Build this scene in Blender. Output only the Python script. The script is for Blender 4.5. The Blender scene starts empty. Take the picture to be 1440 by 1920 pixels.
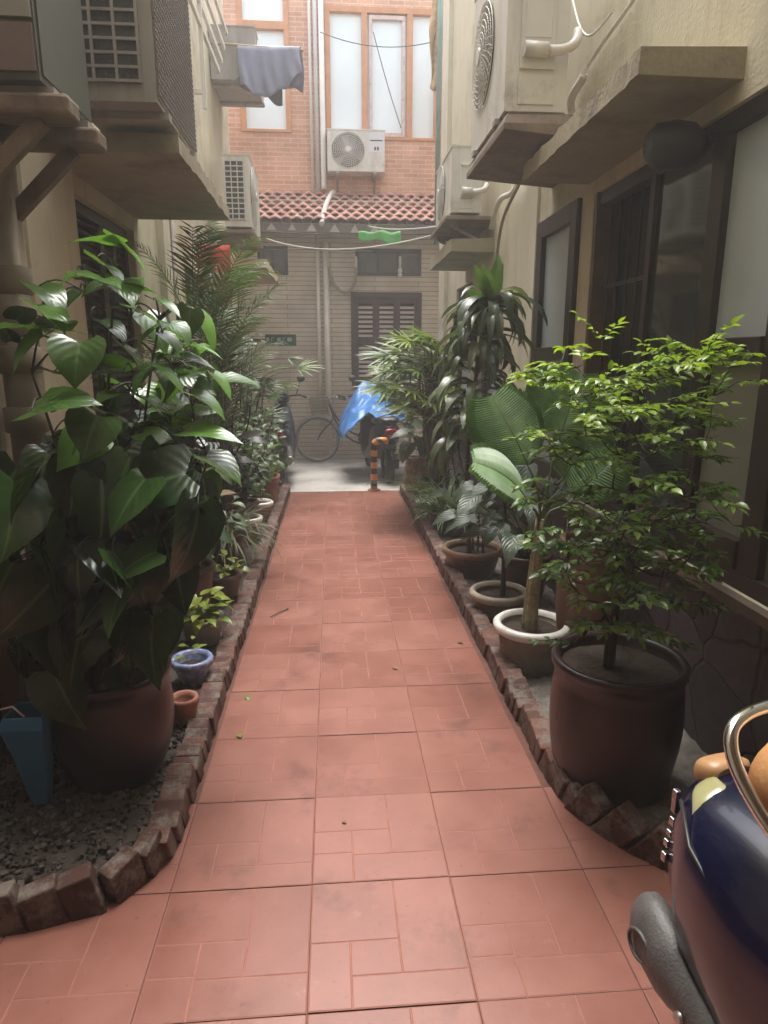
import bpy, math, random
from mathutils import Vector as V, Matrix, Euler
PI = math.pi
rnd = random.Random(7)
sc = bpy.context.scene
col = sc.collection
# ------------------------------------------------------------------ camera model (used to read positions off at known depths)
F, H = 1240.0, 1.524
RX = V((0.99710852, -0.01713521, 0.07403365)); RY = V((-0.07599076, -0.22483865, 0.97142832)); RZ = V((0, -0.97424533, -0.22549065))
def ray(px, py):
    c = V((px-720, py-960, F)); return V((RX.dot(c), RY.dot(c), RZ.dot(c)))
def atz(px, py, z): r = ray(px, py); return V((0, 0, H)) + r*((z-H)/r.z)
def aty(px, py, y): r = ray(px, py); return V((0, 0, H)) + r*(y/r.y)
def atx(px, py, x): r = ray(px, py); return V((0, 0, H)) + r*(x/r.x)
cd = bpy.data.cameras.new('camera'); cam = bpy.data.objects.new('camera', cd); col.objects.link(cam)
cam.location = (0, 0, H)
m3 = Matrix(((RX.x, -RX.y, -RX.z), (RY.x, -RY.y, -RY.z), (RZ.x, -RZ.y, -RZ.z)))
cam.rotation_euler = m3.to_euler()
cd.sensor_fit = 'VERTICAL'; cd.sensor_height = 36; cd.lens = F/1920*36; cd.clip_start = 0.02; cd.clip_end = 500
sc.camera = cam
# ------------------------------------------------------------------ materials
MATS = {}
def new_mat(name):
    m = bpy.data.materials.new(name); m.use_nodes = True
    nt = m.node_tree; b = nt.nodes['Principled BSDF']; MATS[name] = m
    return m, nt, b
def nd(nt, t, **k):
    n = nt.nodes.new(t)
    for a, v in k.items():
        if a.startswith('_'): n.inputs[a[1:].replace('_', ' ')].default_value = v
        else: setattr(n, a, v)
    return n
def ramp(nt, fac, stops):
    r = nt.nodes.new('ShaderNodeValToRGB'); e = r.color_ramp.elements
    while len(e) < len(stops): e.new(0.5)
    for el, (p, c) in zip(e, stops):
        el.position = p; el.color = (*c, 1) if len(c) == 3 else c
    nt.links.new(fac, r.inputs[0]); return r.outputs[0]
def sc3(c, k): return tuple(min(1, x*k) for x in c)
def mat(name, c, rough=0.6, var=0.25, scale=4.0, bump=0.0, bscale=40.0, metal=0.0, coat=0.0, stain=None, spec=None, stains=0.0, sscale=1.3, streak=None):
    m, nt, b = new_mat(name); L = nt.links.new
    tc = nd(nt, 'ShaderNodeTexCoord')
    n = nd(nt, 'ShaderNodeTexNoise', _Scale=scale, _Detail=6.0, _Roughness=0.6); L(tc.outputs['Object'], n.inputs['Vector'])
    out = ramp(nt, n.outputs[0], [(0.25, sc3(c, 1-var)), (0.75, sc3(c, 1+var))])
    if stain:
        n2 = nd(nt, 'ShaderNodeTexNoise', _Scale=sscale, _Detail=8.0, _Roughness=0.7); L(tc.outputs['Object'], n2.inputs['Vector'])
        f = ramp(nt, n2.outputs[0], [(0.62-stains*0.3, (0, 0, 0)), (0.72, (1, 1, 1))])
        mx = nd(nt, 'ShaderNodeMix', data_type='RGBA'); L(f, mx.inputs[0]); L(out, mx.inputs[6]); mx.inputs[7].default_value = (*stain, 1)
        out = mx.outputs[2]
    if streak:
        mp = nd(nt, 'ShaderNodeMapping'); mp.inputs['Scale'].default_value = (3.5, 3.5, 0.4); L(tc.outputs['Object'], mp.inputs[0])
        n4 = nd(nt, 'ShaderNodeTexNoise', _Scale=1.6, _Detail=7.0, _Roughness=0.7); L(mp.outputs[0], n4.inputs['Vector'])
        f4 = ramp(nt, n4.outputs[0], [(0.50, (0, 0, 0)), (0.72, (0.75, 0.75, 0.75))])
        mx = nd(nt, 'ShaderNodeMix', data_type='RGBA'); L(f4, mx.inputs[0]); L(out, mx.inputs[6]); mx.inputs[7].default_value = (*streak, 1); out = mx.outputs[2]
    L(out, b.inputs['Base Color'])
    b.inputs['Roughness'].default_value = rough; b.inputs['Metallic'].default_value = metal
    b.inputs['Coat Weight'].default_value = coat; b.inputs['Coat Roughness'].default_value = 0.06
    if spec is not None: b.inputs['Specular IOR Level'].default_value = spec
    if bump > 0:
        n3 = nd(nt, 'ShaderNodeTexNoise', _Scale=bscale, _Detail=5.0); L(tc.outputs['Object'], n3.inputs['Vector'])
        bp = nd(nt, 'ShaderNodeBump', _Strength=bump, _Distance=0.01); L(n3.outputs[0], bp.inputs['Height']); L(bp.outputs[0], b.inputs['Normal'])
    return m
def brick_mat(name, c1, c2, mortar, bw, bh, ms, axis, rough=0.7, bump=0.4, off=0.5):
    m, nt, b = new_mat(name); L = nt.links.new
    tc = nd(nt, 'ShaderNodeTexCoord'); sx = nd(nt, 'ShaderNodeSeparateXYZ'); cx = nd(nt, 'ShaderNodeCombineXYZ')
    L(tc.outputs['Object'], sx.inputs[0])
    a = {'xz': ('X', 'Z'), 'yz': ('Y', 'Z'), 'xy': ('X', 'Y')}[axis]
    L(sx.outputs[a[0]], cx.inputs[0]); L(sx.outputs[a[1]], cx.inputs[1])
    t = nd(nt, 'ShaderNodeTexBrick', offset=off, _Scale=1.0, _Mortar_Size=ms, _Mortar_Smooth=0.2, _Brick_Width=bw, _Row_Height=bh, _Bias=0.0)
    t.inputs['Color1'].default_value = (*c1, 1); t.inputs['Color2'].default_value = (*c2, 1); t.inputs['Mortar'].default_value = (*mortar, 1)
    L(cx.outputs[0], t.inputs['Vector'])
    n = nd(nt, 'ShaderNodeTexNoise', _Scale=1.7, _Detail=7.0, _Roughness=0.65); L(tc.outputs['Object'], n.inputs['Vector'])
    f = ramp(nt, n.outputs[0], [(0.3, (0.72, 0.70, 0.68)), (0.7, (1.12, 1.12, 1.12))])
    mx = nd(nt, 'ShaderNodeMix', data_type='RGBA', blend_type='MULTIPLY'); mx.inputs[0].default_value = 1
    L(t.outputs[0], mx.inputs[6]); L(f, mx.inputs[7]); L(mx.outputs[2], b.inputs['Base Color'])
    bp = nd(nt, 'ShaderNodeBump', invert=True, _Strength=bump, _Distance=0.006); L(t.outputs[1], bp.inputs['Height']); L(bp.outputs[0], b.inputs['Normal'])
    b.inputs['Roughness'].default_value = rough
    return m
def leaf_mat(name, dark, light, rough=0.35, trans=0.25, rib=(0.3, 0.4, 0.15), veins=0.0, vfreq=14.0, under=None, spec=0.5):
    """leaves: colour runs with a per-leaf tint, a pale midrib and side veins from the leaf's own UVs"""
    m, nt, b = new_mat(name); L = nt.links.new
    at = nd(nt, 'ShaderNodeAttribute', attribute_name='tint'); uv = nd(nt, 'ShaderNodeUVMap'); sx = nd(nt, 'ShaderNodeSeparateXYZ')
    L(uv.outputs[0], sx.inputs[0])
    c = ramp(nt, at.outputs['Fac'], [(0.0, dark), (1.0, light)])
    tc = nd(nt, 'ShaderNodeTexCoord'); n = nd(nt, 'ShaderNodeTexNoise', _Scale=22.0, _Detail=3.0); L(tc.outputs['Object'], n.inputs['Vector'])
    nf = ramp(nt, n.outputs[0], [(0.3, (0.8, 0.8, 0.8)), (0.7, (1.15, 1.15, 1.15))])
    mu = nd(nt, 'ShaderNodeMix', data_type='RGBA', blend_type='MULTIPLY'); mu.inputs[0].default_value = 1; L(c, mu.inputs[6]); L(nf, mu.inputs[7])
    ab = nd(nt, 'ShaderNodeMath', operation='ABSOLUTE'); L(sx.outputs[0], ab.inputs[0])
    rf = ramp(nt, ab.outputs[0], [(0.02, (0.75, 0.75, 0.75)), (0.09, (0, 0, 0))])
    mx = nd(nt, 'ShaderNodeMix', data_type='RGBA'); L(rf, mx.inputs[0]); L(mu.outputs[2], mx.inputs[6]); mx.inputs[7].default_value = (*rib, 1)
    L(mx.outputs[2], b.inputs['Base Color']); b.inputs['Roughness'].default_value = rough; b.inputs['Specular IOR Level'].default_value = spec
    if veins > 0:
        m1 = nd(nt, 'ShaderNodeMath', operation='MULTIPLY_ADD'); L(ab.outputs[0], m1.inputs[0]); m1.inputs[1].default_value = -0.5; L(sx.outputs[1], m1.inputs[2])
        m2 = nd(nt, 'ShaderNodeMath', operation='MULTIPLY'); L(m1.outputs[0], m2.inputs[0]); m2.inputs[1].default_value = vfreq*2*PI
        m3_ = nd(nt, 'ShaderNodeMath', operation='SINE'); L(m2.outputs[0], m3_.inputs[0])
        m4 = nd(nt, 'ShaderNodeMath', operation='POWER'); L(m3_.outputs[0], m4.inputs[0]); m4.inputs[1].default_value = 1
        bp = nd(nt, 'ShaderNodeBump', _Strength=veins, _Distance=0.004); L(m3_.outputs[0], bp.inputs['Height']); L(bp.outputs[0], b.inputs['Normal'])
    tr = nd(nt, 'ShaderNodeBsdfTranslucent'); ms = nd(nt, 'ShaderNodeMixShader'); ms.inputs[0].default_value = trans
    cg = nd(nt, 'ShaderNodeMix', data_type='RGBA', blend_type='MULTIPLY'); cg.inputs[0].default_value = 1
    L(mu.outputs[2], cg.inputs[6]); cg.inputs[7].default_value = (1.6, 1.7, 0.6, 1); L(cg.outputs[2], tr.inputs[0])
    L(b.outputs[0], ms.inputs[1]); L(tr.outputs[0], ms.inputs[2]); L(ms.outputs[0], nt.nodes['Material Output'].inputs[0])
    return m
def tint_mat(name, dark, light, rough=0.5, scale=9.0, var=0.18, bump=0.1, bscale=60, spots=None, spotscale=14.0, spotlo=0.66, spec=0.5, dirt=0.0):
    m, nt, b = new_mat(name); L = nt.links.new
    at = nd(nt, 'ShaderNodeAttribute', attribute_name='tint'); c = ramp(nt, at.outputs['Fac'], [(0, dark), (1, light)])
    tc = nd(nt, 'ShaderNodeTexCoord'); n = nd(nt, 'ShaderNodeTexNoise', _Scale=scale, _Detail=6.0, _Roughness=0.65); L(tc.outputs['Object'], n.inputs['Vector'])
    nf = ramp(nt, n.outputs[0], [(0.28, (1-var,)*3), (0.72, (1+var,)*3)])
    mu = nd(nt, 'ShaderNodeMix', data_type='RGBA', blend_type='MULTIPLY'); mu.inputs[0].default_value = 1; L(c, mu.inputs[6]); L(nf, mu.inputs[7])
    out = mu.outputs[2]
    if spots:
        n2 = nd(nt, 'ShaderNodeTexNoise', _Scale=spotscale, _Detail=8.0, _Roughness=0.75); L(tc.outputs['Object'], n2.inputs['Vector'])
        f = ramp(nt, n2.outputs[0], [(spotlo-0.12, (0, 0, 0)), (spotlo, (1, 1, 1))])
        mx = nd(nt, 'ShaderNodeMix', data_type='RGBA'); L(f, mx.inputs[0]); L(out, mx.inputs[6]); mx.inputs[7].default_value = (*spots, 1); out = mx.outputs[2]
    if dirt:
        n5 = nd(nt, 'ShaderNodeTexNoise', _Scale=2.6, _Detail=12.0, _Roughness=0.72); L(tc.outputs['Object'], n5.inputs['Vector'])
        f5 = ramp(nt, n5.outputs[0], [(0.30, (1-dirt,)*3), (0.45, (1, 1, 1))])
        n6 = nd(nt, 'ShaderNodeTexNoise', _Scale=55.0, _Detail=4.0, _Roughness=0.6); L(tc.outputs['Object'], n6.inputs['Vector'])
        f6 = ramp(nt, n6.outputs[0], [(0.25, (0.62,)*3), (0.36, (1, 1, 1))])
        for q in (f5, f6):
            mx = nd(nt, 'ShaderNodeMix', data_type='RGBA', blend_type='MULTIPLY'); mx.inputs[0].default_value = 1; L(out, mx.inputs[6]); L(q, mx.inputs[7]); out = mx.outputs[2]
    L(out, b.inputs['Base Color'])
    rr = ramp(nt, n.outputs[0], [(0.3, (rough*0.8,)*3), (0.7, (min(1, rough*1.25),)*3)]); L(rr, b.inputs['Roughness'])
    b.inputs['Specular IOR Level'].default_value = spec
    n3 = nd(nt, 'ShaderNodeTexNoise', _Scale=bscale, _Detail=5.0); L(tc.outputs['Object'], n3.inputs['Vector'])
    bp = nd(nt, 'ShaderNodeBump', _Strength=bump, _Distance=0.006); L(n3.outputs[0], bp.inputs['Height']); L(bp.outputs[0], b.inputs['Normal'])
    return m
# ------------------------------------------------------------------ mesh builder
class MB:
    def __init__(s): s.v = []; s.f = []; s.uv = []; s.t = []; s.mi = []; s.tint = 0.5; s.m = 0; s.flat = set()
    def vert(s, p, uv=(0.5, 0.5)):
        s.v.append(V(p)); s.uv.append(uv); s.t.append(s.tint); return len(s.v)-1
    def face(s, *ids, flat=True):
        if flat: s.flat.add(len(s.f))
        s.f.append(tuple(ids)); s.mi.append(s.m)
    def quad(s, a, b, c, d): s.face(*[s.vert(p) for p in (a, b, c, d)])
    def box(s, x0, x1, y0, y1, z0, z1, M=None):
        P = [V((x, y, z)) for z in (z0, z1) for y in (y0, y1) for x in (x0, x1)]
        if M is not None: P = [M @ p for p in P]
        i = [s.vert(p) for p in P]
        for q in ((0, 2, 3, 1), (4, 5, 7, 6), (0, 1, 5, 4), (2, 6, 7, 3), (0, 4, 6, 2), (1, 3, 7, 5)): s.face(*[i[k] for k in q])
    def cbox(s, c, d, rot=(0, 0, 0)):
        M = Matrix.Translation(V(c)) @ Euler(rot).to_matrix().to_4x4()
        s.box(-d[0]/2, d[0]/2, -d[1]/2, d[1]/2, -d[2]/2, d[2]/2, M)
    def bar(s, a, b, w, h=None):
        """rectangular bar between two points"""
        a, b = V(a), V(b); d = b-a; q = d.to_track_quat('X', 'Z').to_matrix().to_4x4(); h = h or w
        s.box(0, d.length, -w/2, w/2, -h/2, h/2, Matrix.Translation(a) @ q)
    def tube(s, pts, r, n=8, cap=True, flatx=1.0):
        pts = [V(p) for p in pts]; rs = r if isinstance(r, (list, tuple)) else [r]*len(pts)
        rings = []; ref = None
        for k, p in enumerate(pts):
            d = (pts[min(k+1, len(pts)-1)] - pts[max(k-1, 0)])
            d = d.normalized() if d.length > 1e-9 else V((0, 0, 1))
            if ref is None:
                ref = V((0, 0, 1)) if abs(d.z) < 0.9 else V((1, 0, 0))
            u = ref - d*ref.dot(d); u = u.normalized() if u.length > 1e-6 else d.orthogonal().normalized(); w = d.cross(u); ref = u
            rings.append([s.vert(p + (u*math.cos(2*PI*j/n) + w*math.sin(2*PI*j/n)*flatx)*rs[k]) for j in range(n)])
        for a, b in zip(rings, rings[1:]):
            for j in range(n): s.face(a[j], a[(j+1) % n], b[(j+1) % n], b[j], flat=False)
        if cap: s.face(*rings[0][::-1]); s.face(*rings[-1])
    def lathe(s, c, prof, n=32, sx=1.0, sy=1.0, wob=0.0, square=0.0, cap=True):
        c = V(c); rings = []
        for (r, z) in prof:
            ring = []
            for j in range(n):
                a = 2*PI*(j+0.5)/n; k = 1 + wob*math.sin(3*a+z*9)
                if square: k *= 1/(max(abs(math.cos(a)), abs(math.sin(a)))*square + 1-square)
                ring.append(s.vert(c + V((r*k*math.cos(a)*sx, r*k*math.sin(a)*sy, z))))
            rings.append(ring)
        for a, b in zip(rings, rings[1:]):
            for j in range(n): s.face(a[j], a[(j+1) % n], b[(j+1) % n], b[j], flat=False)
        if cap: s.face(*rings[0][::-1]); s.face(*rings[-1])
    def grid(s, fn, nu, nv, flat=False):
        ids = [[s.vert(fn(i/nu, j/nv), (i/nu, j/nv)) for i in range(nu+1)] for j in range(nv+1)]
        for j in range(nv):
            for i in range(nu): s.face(ids[j][i], ids[j][i+1], ids[j+1][i+1], ids[j+1][i], flat=flat)
    # ---- leaves
    def leaf(s, base, d, up, L, W, prof, bend=0.6, fold=0.25, tint=None, twist=0.0, wave=0.0, droop=True):
        """prof rows (centre t, side t, half width); the blade bends away from its normal along its length"""
        s.tint = rnd.random() if tint is None else tint
        d = V(d).normalized(); up = V(up); side = d.cross(up)
        side = side.normalized() if side.length > 1e-4 else d.orthogonal().normalized()
        nrm = side.cross(d).normalized(); base = V(base)
        cur = {}
        def frame(t):
            a = bend*max(t, 0); 
            if abs(bend) < 1e-3: p = base + d*L*t; dd = d
            else:
                p = base + d*(L*math.sin(bend*t)/bend) - nrm*(L*(1-math.cos(bend*t))/bend); dd = d*math.cos(bend*t) - nrm*math.sin(bend*t)
            nn = side.cross(dd).normalized(); tw = twist*t
            return p, side*math.cos(tw) + nn*math.sin(tw), nn*math.cos(tw) - side*math.sin(tw)
        prev = None
        for k, (tc_, ts, hw) in enumerate(prof):
            pc, _, nc = frame(tc_); ps, sd, ns = frame(ts)
            w = hw*W; wv = wave*math.sin(k*2.4)*w
            row = []
            if hw < 1e-4: row = [s.vert(pc, (0, tc_))]
            else:
                row = [s.vert(ps - sd*w + ns*(fold*w+wv), (-1, ts)), s.vert((pc+ps)/2*1.0 - sd*w*0.52 + ns*(fold*w*0.62), (-0.5, (tc_+ts)/2)), s.vert(pc, (0, tc_)),
                       s.vert((pc+ps)/2 + sd*w*0.52 + ns*(fold*w*0.62), (0.5, (tc_+ts)/2)), s.vert(ps + sd*w + ns*(fold*w-wv), (1, ts))]
            if prev is not None:
                a, b = prev, row
                if len(a) == 1 and len(b) == 5:
                    for j in range(4): s.face(a[0], b[j+1], b[j], flat=False)
                elif len(b) == 1 and len(a) == 5:
                    for j in range(4): s.face(a[j], a[j+1], b[0], flat=False)
                elif len(a) == 5:
                    for j in range(4): s.face(a[j], a[j+1], b[j+1], b[j], flat=False)
            prev = row
    def blade(s, base, d, up, L, W, bend=0.8, tint=None, n=4, fold=0.3, pw=0.35):
        """narrow blade, three vertices across"""
        s.tint = rnd.random() if tint is None else tint
        d = V(d).normalized(); side = d.cross(V(up)); side = side.normalized() if side.length > 1e-4 else d.orthogonal().normalized()
        nrm = side.cross(d).normalized(); p = V(base); prev = None
        for k in range(n+1):
            t = k/n; a = bend*t; dd = d*math.cos(a) - nrm*math.sin(a)
            if k: p = p + dd*(L/n)
            w = W*0.5*min(1, (t+0.12)/pw)*(1-t)**0.55 if t < 1 else 0
            nn = side.cross(dd)
            if t >= 1: row = [s.vert(p, (0, 1))]
            else: row = [s.vert(p - side*w + nn*w*fold, (-1, t)), s.vert(p, (0, t)), s.vert(p + side*w + nn*w*fold, (1, t))]
            if prev:
                if len(row) == 1: s.face(prev[0], prev[1], row[0], flat=False); s.face(prev[1], prev[2], row[0], flat=False)
                else:
                    for j in range(2): s.face(prev[j], prev[j+1], row[j+1], row[j], flat=False)
            prev = row
HEART = [(0, 0, 0), (0.03, -0.13, 0.30), (0.10, -0.06, 0.44), (0.24, 0.12, 0.50), (0.42, 0.33, 0.46), (0.6, 0.54, 0.35), (0.78, 0.75, 0.19), (0.9, 0.89, 0.07), (1, 1, 0)]
OVAL = [(0, 0, 0), (0.1, 0.1, 0.2), (0.25, 0.25, 0.42), (0.45, 0.45, 0.5), (0.65, 0.65, 0.42), (0.85, 0.85, 0.2), (1, 1, 0)]
SMALL = [(0, 0, 0), (0.3, 0.3, 0.46), (0.6, 0.6, 0.42), (1, 1, 0)]
STRAP = [(0, 0, 0.25), (0.12, 0.12, 0.36), (0.3, 0.3, 0.48), (0.45, 0.45, 0.5), (0.6, 0.6, 0.46), (0.75, 0.75, 0.36), (0.9, 0.9, 0.18), (1, 1, 0)]
# ------------------------------------------------------------------ objects
WM = {}
def world_of(o): return WM[o.name]
def thing(name, label, cat, loc=(0, 0, 0), rz=0.0, group=None):
    o = bpy.data.objects.new(name, None); col.objects.link(o); o.location = loc; o.rotation_euler = (0, 0, rz); o.empty_display_size = 0.1
    o['label'] = label; o['category'] = cat
    if group: o['group'] = group
    WM[o.name] = Matrix.Translation(V(loc)) @ Matrix.Rotation(rz, 4, 'Z')
    return o
def obj(name, mb, mats, parent=None, local=False, bevel=0.0, loc=None, label=None):
    me = bpy.data.meshes.new(name)
    origin = Matrix.Identity(4)
    if parent is not None: origin = WM[parent.name]
    elif loc is not None: origin = Matrix.Translation(V(loc))
    inv = origin.inverted()
    vs = mb.v if local else [inv @ p for p in mb.v]
    me.from_pydata([tuple(p) for p in vs], [], mb.f)
    n = len(mb.f); sm = [True]*n
    for k in mb.flat: sm[k] = False
    me.polygons.foreach_set('use_smooth', sm)
    mats = mats if isinstance(mats, (list, tuple)) else [mats]
    for m in mats: me.materials.append(m)
    if len(mats) > 1: me.polygons.foreach_set('material_index', mb.mi)
    a = me.attributes.new('tint', 'FLOAT', 'POINT'); a.data.foreach_set('value', mb.t)
    ul = me.uv_layers.new(name='UVMap'); lv = [0]*len(me.loops); me.loops.foreach_get('vertex_index', lv)
    flat = []
    for i in lv: flat.extend(mb.uv[i])
    ul.data.foreach_set('uv', flat)
    me.update()
    o = bpy.data.objects.new(name, me); col.objects.link(o)
    if parent is not None: o.parent = parent
    elif loc is not None: o.location = loc
    WM[o.name] = origin
    if bevel > 0:
        bm = o.modifiers.new('bevel', 'BEVEL'); bm.width = bevel; bm.segments = 2; bm.limit_method = 'ANGLE'; bm.angle_limit = 0.9
    if label: o['label'] = label
    return o
def tag(o, label, cat, group=None):
    o['label'] = label; o['category'] = cat
    if group: o['group'] = group
    return o
def struct(o, kind='structure'): o['kind'] = kind; return o
def copy_tree(o, parent=None):
    c = o.copy(); col.objects.link(c)
    if parent is not None: c.parent = parent
    for ch in list(o.children): copy_tree(ch, c)
    return c
def arc(c, r, a0, a1, n, ax=(1, 0, 0), ay=(0, 0, 1)):
    c = V(c); ax = V(ax); ay = V(ay)
    return [c + ax*(r*math.cos(a0+(a1-a0)*k/n)) + ay*(r*math.sin(a0+(a1-a0)*k/n)) for k in range(n+1)]
def bez(p0, p1, p2, p3, n=12):
    p0, p1, p2, p3 = V(p0), V(p1), V(p2), V(p3)
    return [p0*(1-t)**3 + p1*3*t*(1-t)**2 + p2*3*t*t*(1-t) + p3*t**3 for t in [k/n for k in range(n+1)]]
def sag(a, b, drop, n=14):
    a, b = V(a), V(b); return [a.lerp(b, k/n) - V((0, 0, drop*4*(k/n)*(1-k/n))) for k in range(n+1)]
def smooth(pts, n=6):
    P = [V(p) for p in pts]; out = []
    for i in range(len(P)-1):
        a, b, c, d = P[max(i-1, 0)], P[i], P[i+1], P[min(i+2, len(P)-1)]
        for k in range(n):
            t = k/n; out.append(((b*2)+(c-a)*t+(a*2-b*5+c*4-d)*t*t+(b*3-a-c*3+d)*t**3)*.5)
    return out+[P[-1]]
U = rnd.uniform
# ------------------------------------------------------------------ material palette
plaster = mat('cream_plaster', (0.56, 0.505, 0.365), 0.85, 0.10, 1.6, 0.25, 55, stain=(0.29, 0.25, 0.17), stains=0.3, sscale=1.1, streak=(0.40, 0.35, 0.24))
plaster_pale = mat('pale_plaster', (0.60, 0.55, 0.42), 0.85, 0.10, 1.8, 0.2, 50, stain=(0.32, 0.28, 0.22), stains=0.25, streak=(0.40, 0.35, 0.26))
def stone_mat(name, c1, c2, seam):
    m, nt, b = new_mat(name); L = nt.links.new; tc = nd(nt, 'ShaderNodeTexCoord')
    n = nd(nt, 'ShaderNodeTexNoise', _Scale=3.0, _Detail=4.0); L(tc.outputs['Object'], n.inputs['Vector'])
    mp = nd(nt, 'ShaderNodeMix', data_type='RGBA'); mp.inputs[0].default_value = .12; L(tc.outputs['Object'], mp.inputs[6]); L(n.outputs[1], mp.inputs[7])
    v = nd(nt, 'ShaderNodeTexVoronoi', feature='DISTANCE_TO_EDGE', _Scale=3.6); v2 = nd(nt, 'ShaderNodeTexVoronoi', _Scale=3.6)
    L(mp.outputs[2], v.inputs['Vector']); L(mp.outputs[2], v2.inputs['Vector'])
    sx = nd(nt, 'ShaderNodeSeparateXYZ'); L(v2.outputs['Color'], sx.inputs[0]); c = ramp(nt, sx.outputs[0], [(0, c1), (1, c2)])
    e = ramp(nt, v.outputs['Distance'], [(0.0, (0, 0, 0)), (0.035, (1, 1, 1))])
    mx = nd(nt, 'ShaderNodeMix', data_type='RGBA'); L(e, mx.inputs[0]); mx.inputs[6].default_value = (*seam, 1); L(c, mx.inputs[7])
    n3 = nd(nt, 'ShaderNodeTexNoise', _Scale=18.0, _Detail=7.0, _Roughness=.7); L(tc.outputs['Object'], n3.inputs['Vector']); f = ramp(nt, n3.outputs[0], [(.3, (.65,)*3), (.7, (1.35,)*3)])
    mu = nd(nt, 'ShaderNodeMix', data_type='RGBA', blend_type='MULTIPLY'); mu.inputs[0].default_value = 1; L(mx.outputs[2], mu.inputs[6]); L(f, mu.inputs[7]); L(mu.outputs[2], b.inputs['Base Color'])
    bp = nd(nt, 'ShaderNodeBump', _Strength=.6, _Distance=.01); L(e, bp.inputs['Height']); L(bp.outputs[0], b.inputs['Normal']); b.inputs['Roughness'].default_value = .6
    return m
plinth_m = stone_mat('stone_cladding', (0.040, 0.028, 0.032), (0.085, 0.062, 0.066), (0.022, 0.016, 0.016))
canopy_m = mat('cast_concrete', (0.33, 0.285, 0.19), 0.9, 0.16, 3, 0.45, 45, stain=(0.17, 0.14, 0.105), stains=0.5, sscale=3)
cement = mat('lane_concrete', (0.38, 0.36, 0.33), 0.8, 0.14, 1.4, 0.35, 30, stain=(0.20, 0.185, 0.165), stains=0.5, sscale=2.2)
bed_m = mat('bed_cement', (0.20, 0.18, 0.155), 0.9, 0.4, 9, 0.9, 45, stain=(0.055, 0.042, 0.035), stains=0.8, sscale=7)
soil_m = mat('potting_soil', (0.036, 0.024, 0.017), 0.95, 0.4, 30, 1.0, 60)
tile_m = tint_mat('terracotta_tile', (0.184, 0.067, 0.046), (0.222, 0.091, 0.067), 0.36, 3.5, 0.16, 0.05, 80, spots=(0.28, 0.14, 0.11), spotscale=5, spotlo=0.74, dirt=0.45)
tileline_m = mat('tile_groove', (0.245, 0.100, 0.073), 0.7, 0.2, 12)
grout_m = mat('grout', (0.11, 0.045, 0.032), 0.9, 0.3, 20)
brick_edge_m = tint_mat('edging_brick', (0.055, 0.023, 0.017), (0.15, 0.065, 0.047), 0.85, 14, 0.35, 0.6, 50, spots=(0.17, 0.14, 0.115), spotscale=9, spotlo=0.60)
wood_dark = mat('dark_stained_wood', (0.030, 0.018, 0.015), 0.45, 0.25, 8, 0.1, 60)
wood_brown = mat('brown_jamb_wood', (0.12, 0.07, 0.04), 0.5, 0.25, 8, 0.1, 60)
wood_orange = mat('varnished_orange_wood', (0.52, 0.23, 0.10), 0.45, 0.2, 6, 0.1, 60)
room_dark = mat('unlit_room_fill', (0.03, 0.03, 0.028), 0.9, 0.2)  # near-black stands in for the unlit room behind the openings
frost = mat('frosted_glass', (0.42, 0.455, 0.47), 0.28, 0.06, 3, 0.05, 90)
frost_low = mat('frosted_glass_cream', (0.19, 0.19, 0.145), 0.32, 0.06, 3, 0.05, 90)  # cream glass, darkened in the colour for the dark surroundings it reflects
sky_pane = mat('sky_toned_glass', (0.76, 0.84, 0.86), 0.18, 0.05, 2)  # pale base colour stands in for bright sky reflected in the panes
glass_dark = mat('dark_window_glass', (0.035, 0.04, 0.038), 0.06, 0.3, 3, spec=0.8)
wall_tile = brick_mat('narrow_cream_tile', (0.56, 0.49, 0.39), (0.60, 0.53, 0.43), (0.30, 0.24, 0.19), 1.3, 0.066, 0.006, 'xz', 0.5, 0.5)
brick_up = brick_mat('orange_facing_brick', (0.58, 0.285, 0.175), (0.68, 0.37, 0.245), (0.70, 0.54, 0.43), 0.22, 0.062, 0.006, 'xz', 0.75, 0.5)
roof_m = tint_mat('clay_roof_tile', (0.30, 0.14, 0.11), (0.50, 0.27, 0.21), 0.7, 8, 0.2, 0.3, 50, spots=(0.5, 0.42, 0.36), spotscale=11, spotlo=0.72)
ac_white = mat('white_casing_paint', (0.66, 0.64, 0.58), 0.42, 0.07, 3, 0.03, 60, stain=(0.40, 0.37, 0.32), stains=0.25, sscale=3, streak=(0.42, 0.38, 0.32))
ac_grey = mat('grey_casing_paint', (0.34, 0.31, 0.28), 0.5, 0.12, 3, 0.03, 60, stain=(0.22, 0.19, 0.17), stains=0.3, sscale=3, streak=(0.20, 0.17, 0.15))
ac_dark = mat('dark_green_casing', (0.085, 0.09, 0.075), 0.5, 0.1, 3)  # one even dark grey-green for the casing
fin_m = mat('coil_fins', (0.05, 0.052, 0.048), 0.5, 0.25, 60, 0.4, 90, metal=0.3)
black_pl = mat('black_plastic', (0.018, 0.018, 0.018), 0.45, 0.2, 10)
grey_pl = mat('worn_grey_plastic', (0.075, 0.070, 0.068), 0.5, 0.25, 14, 0.22, 160)
white_pl = mat('white_pvc', (0.66, 0.63, 0.58), 0.4, 0.08, 5)
pvc_old = mat('aged_grey_pvc', (0.30, 0.25, 0.20), 0.55, 0.18, 6, 0.05, 60)
rust_wood = mat('weathered_board', (0.20, 0.15, 0.11), 0.85, 0.3, 7, 0.4, 40, stain=(0.11, 0.075, 0.06), stains=0.4, sscale=4)
steel = mat('galvanised_steel', (0.42, 0.42, 0.41), 0.35, 0.15, 12, metal=0.9)
chrome = mat('polished_chrome', (0.86, 0.87, 0.88), 0.07, 0.02, 4, metal=1.0)
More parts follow.
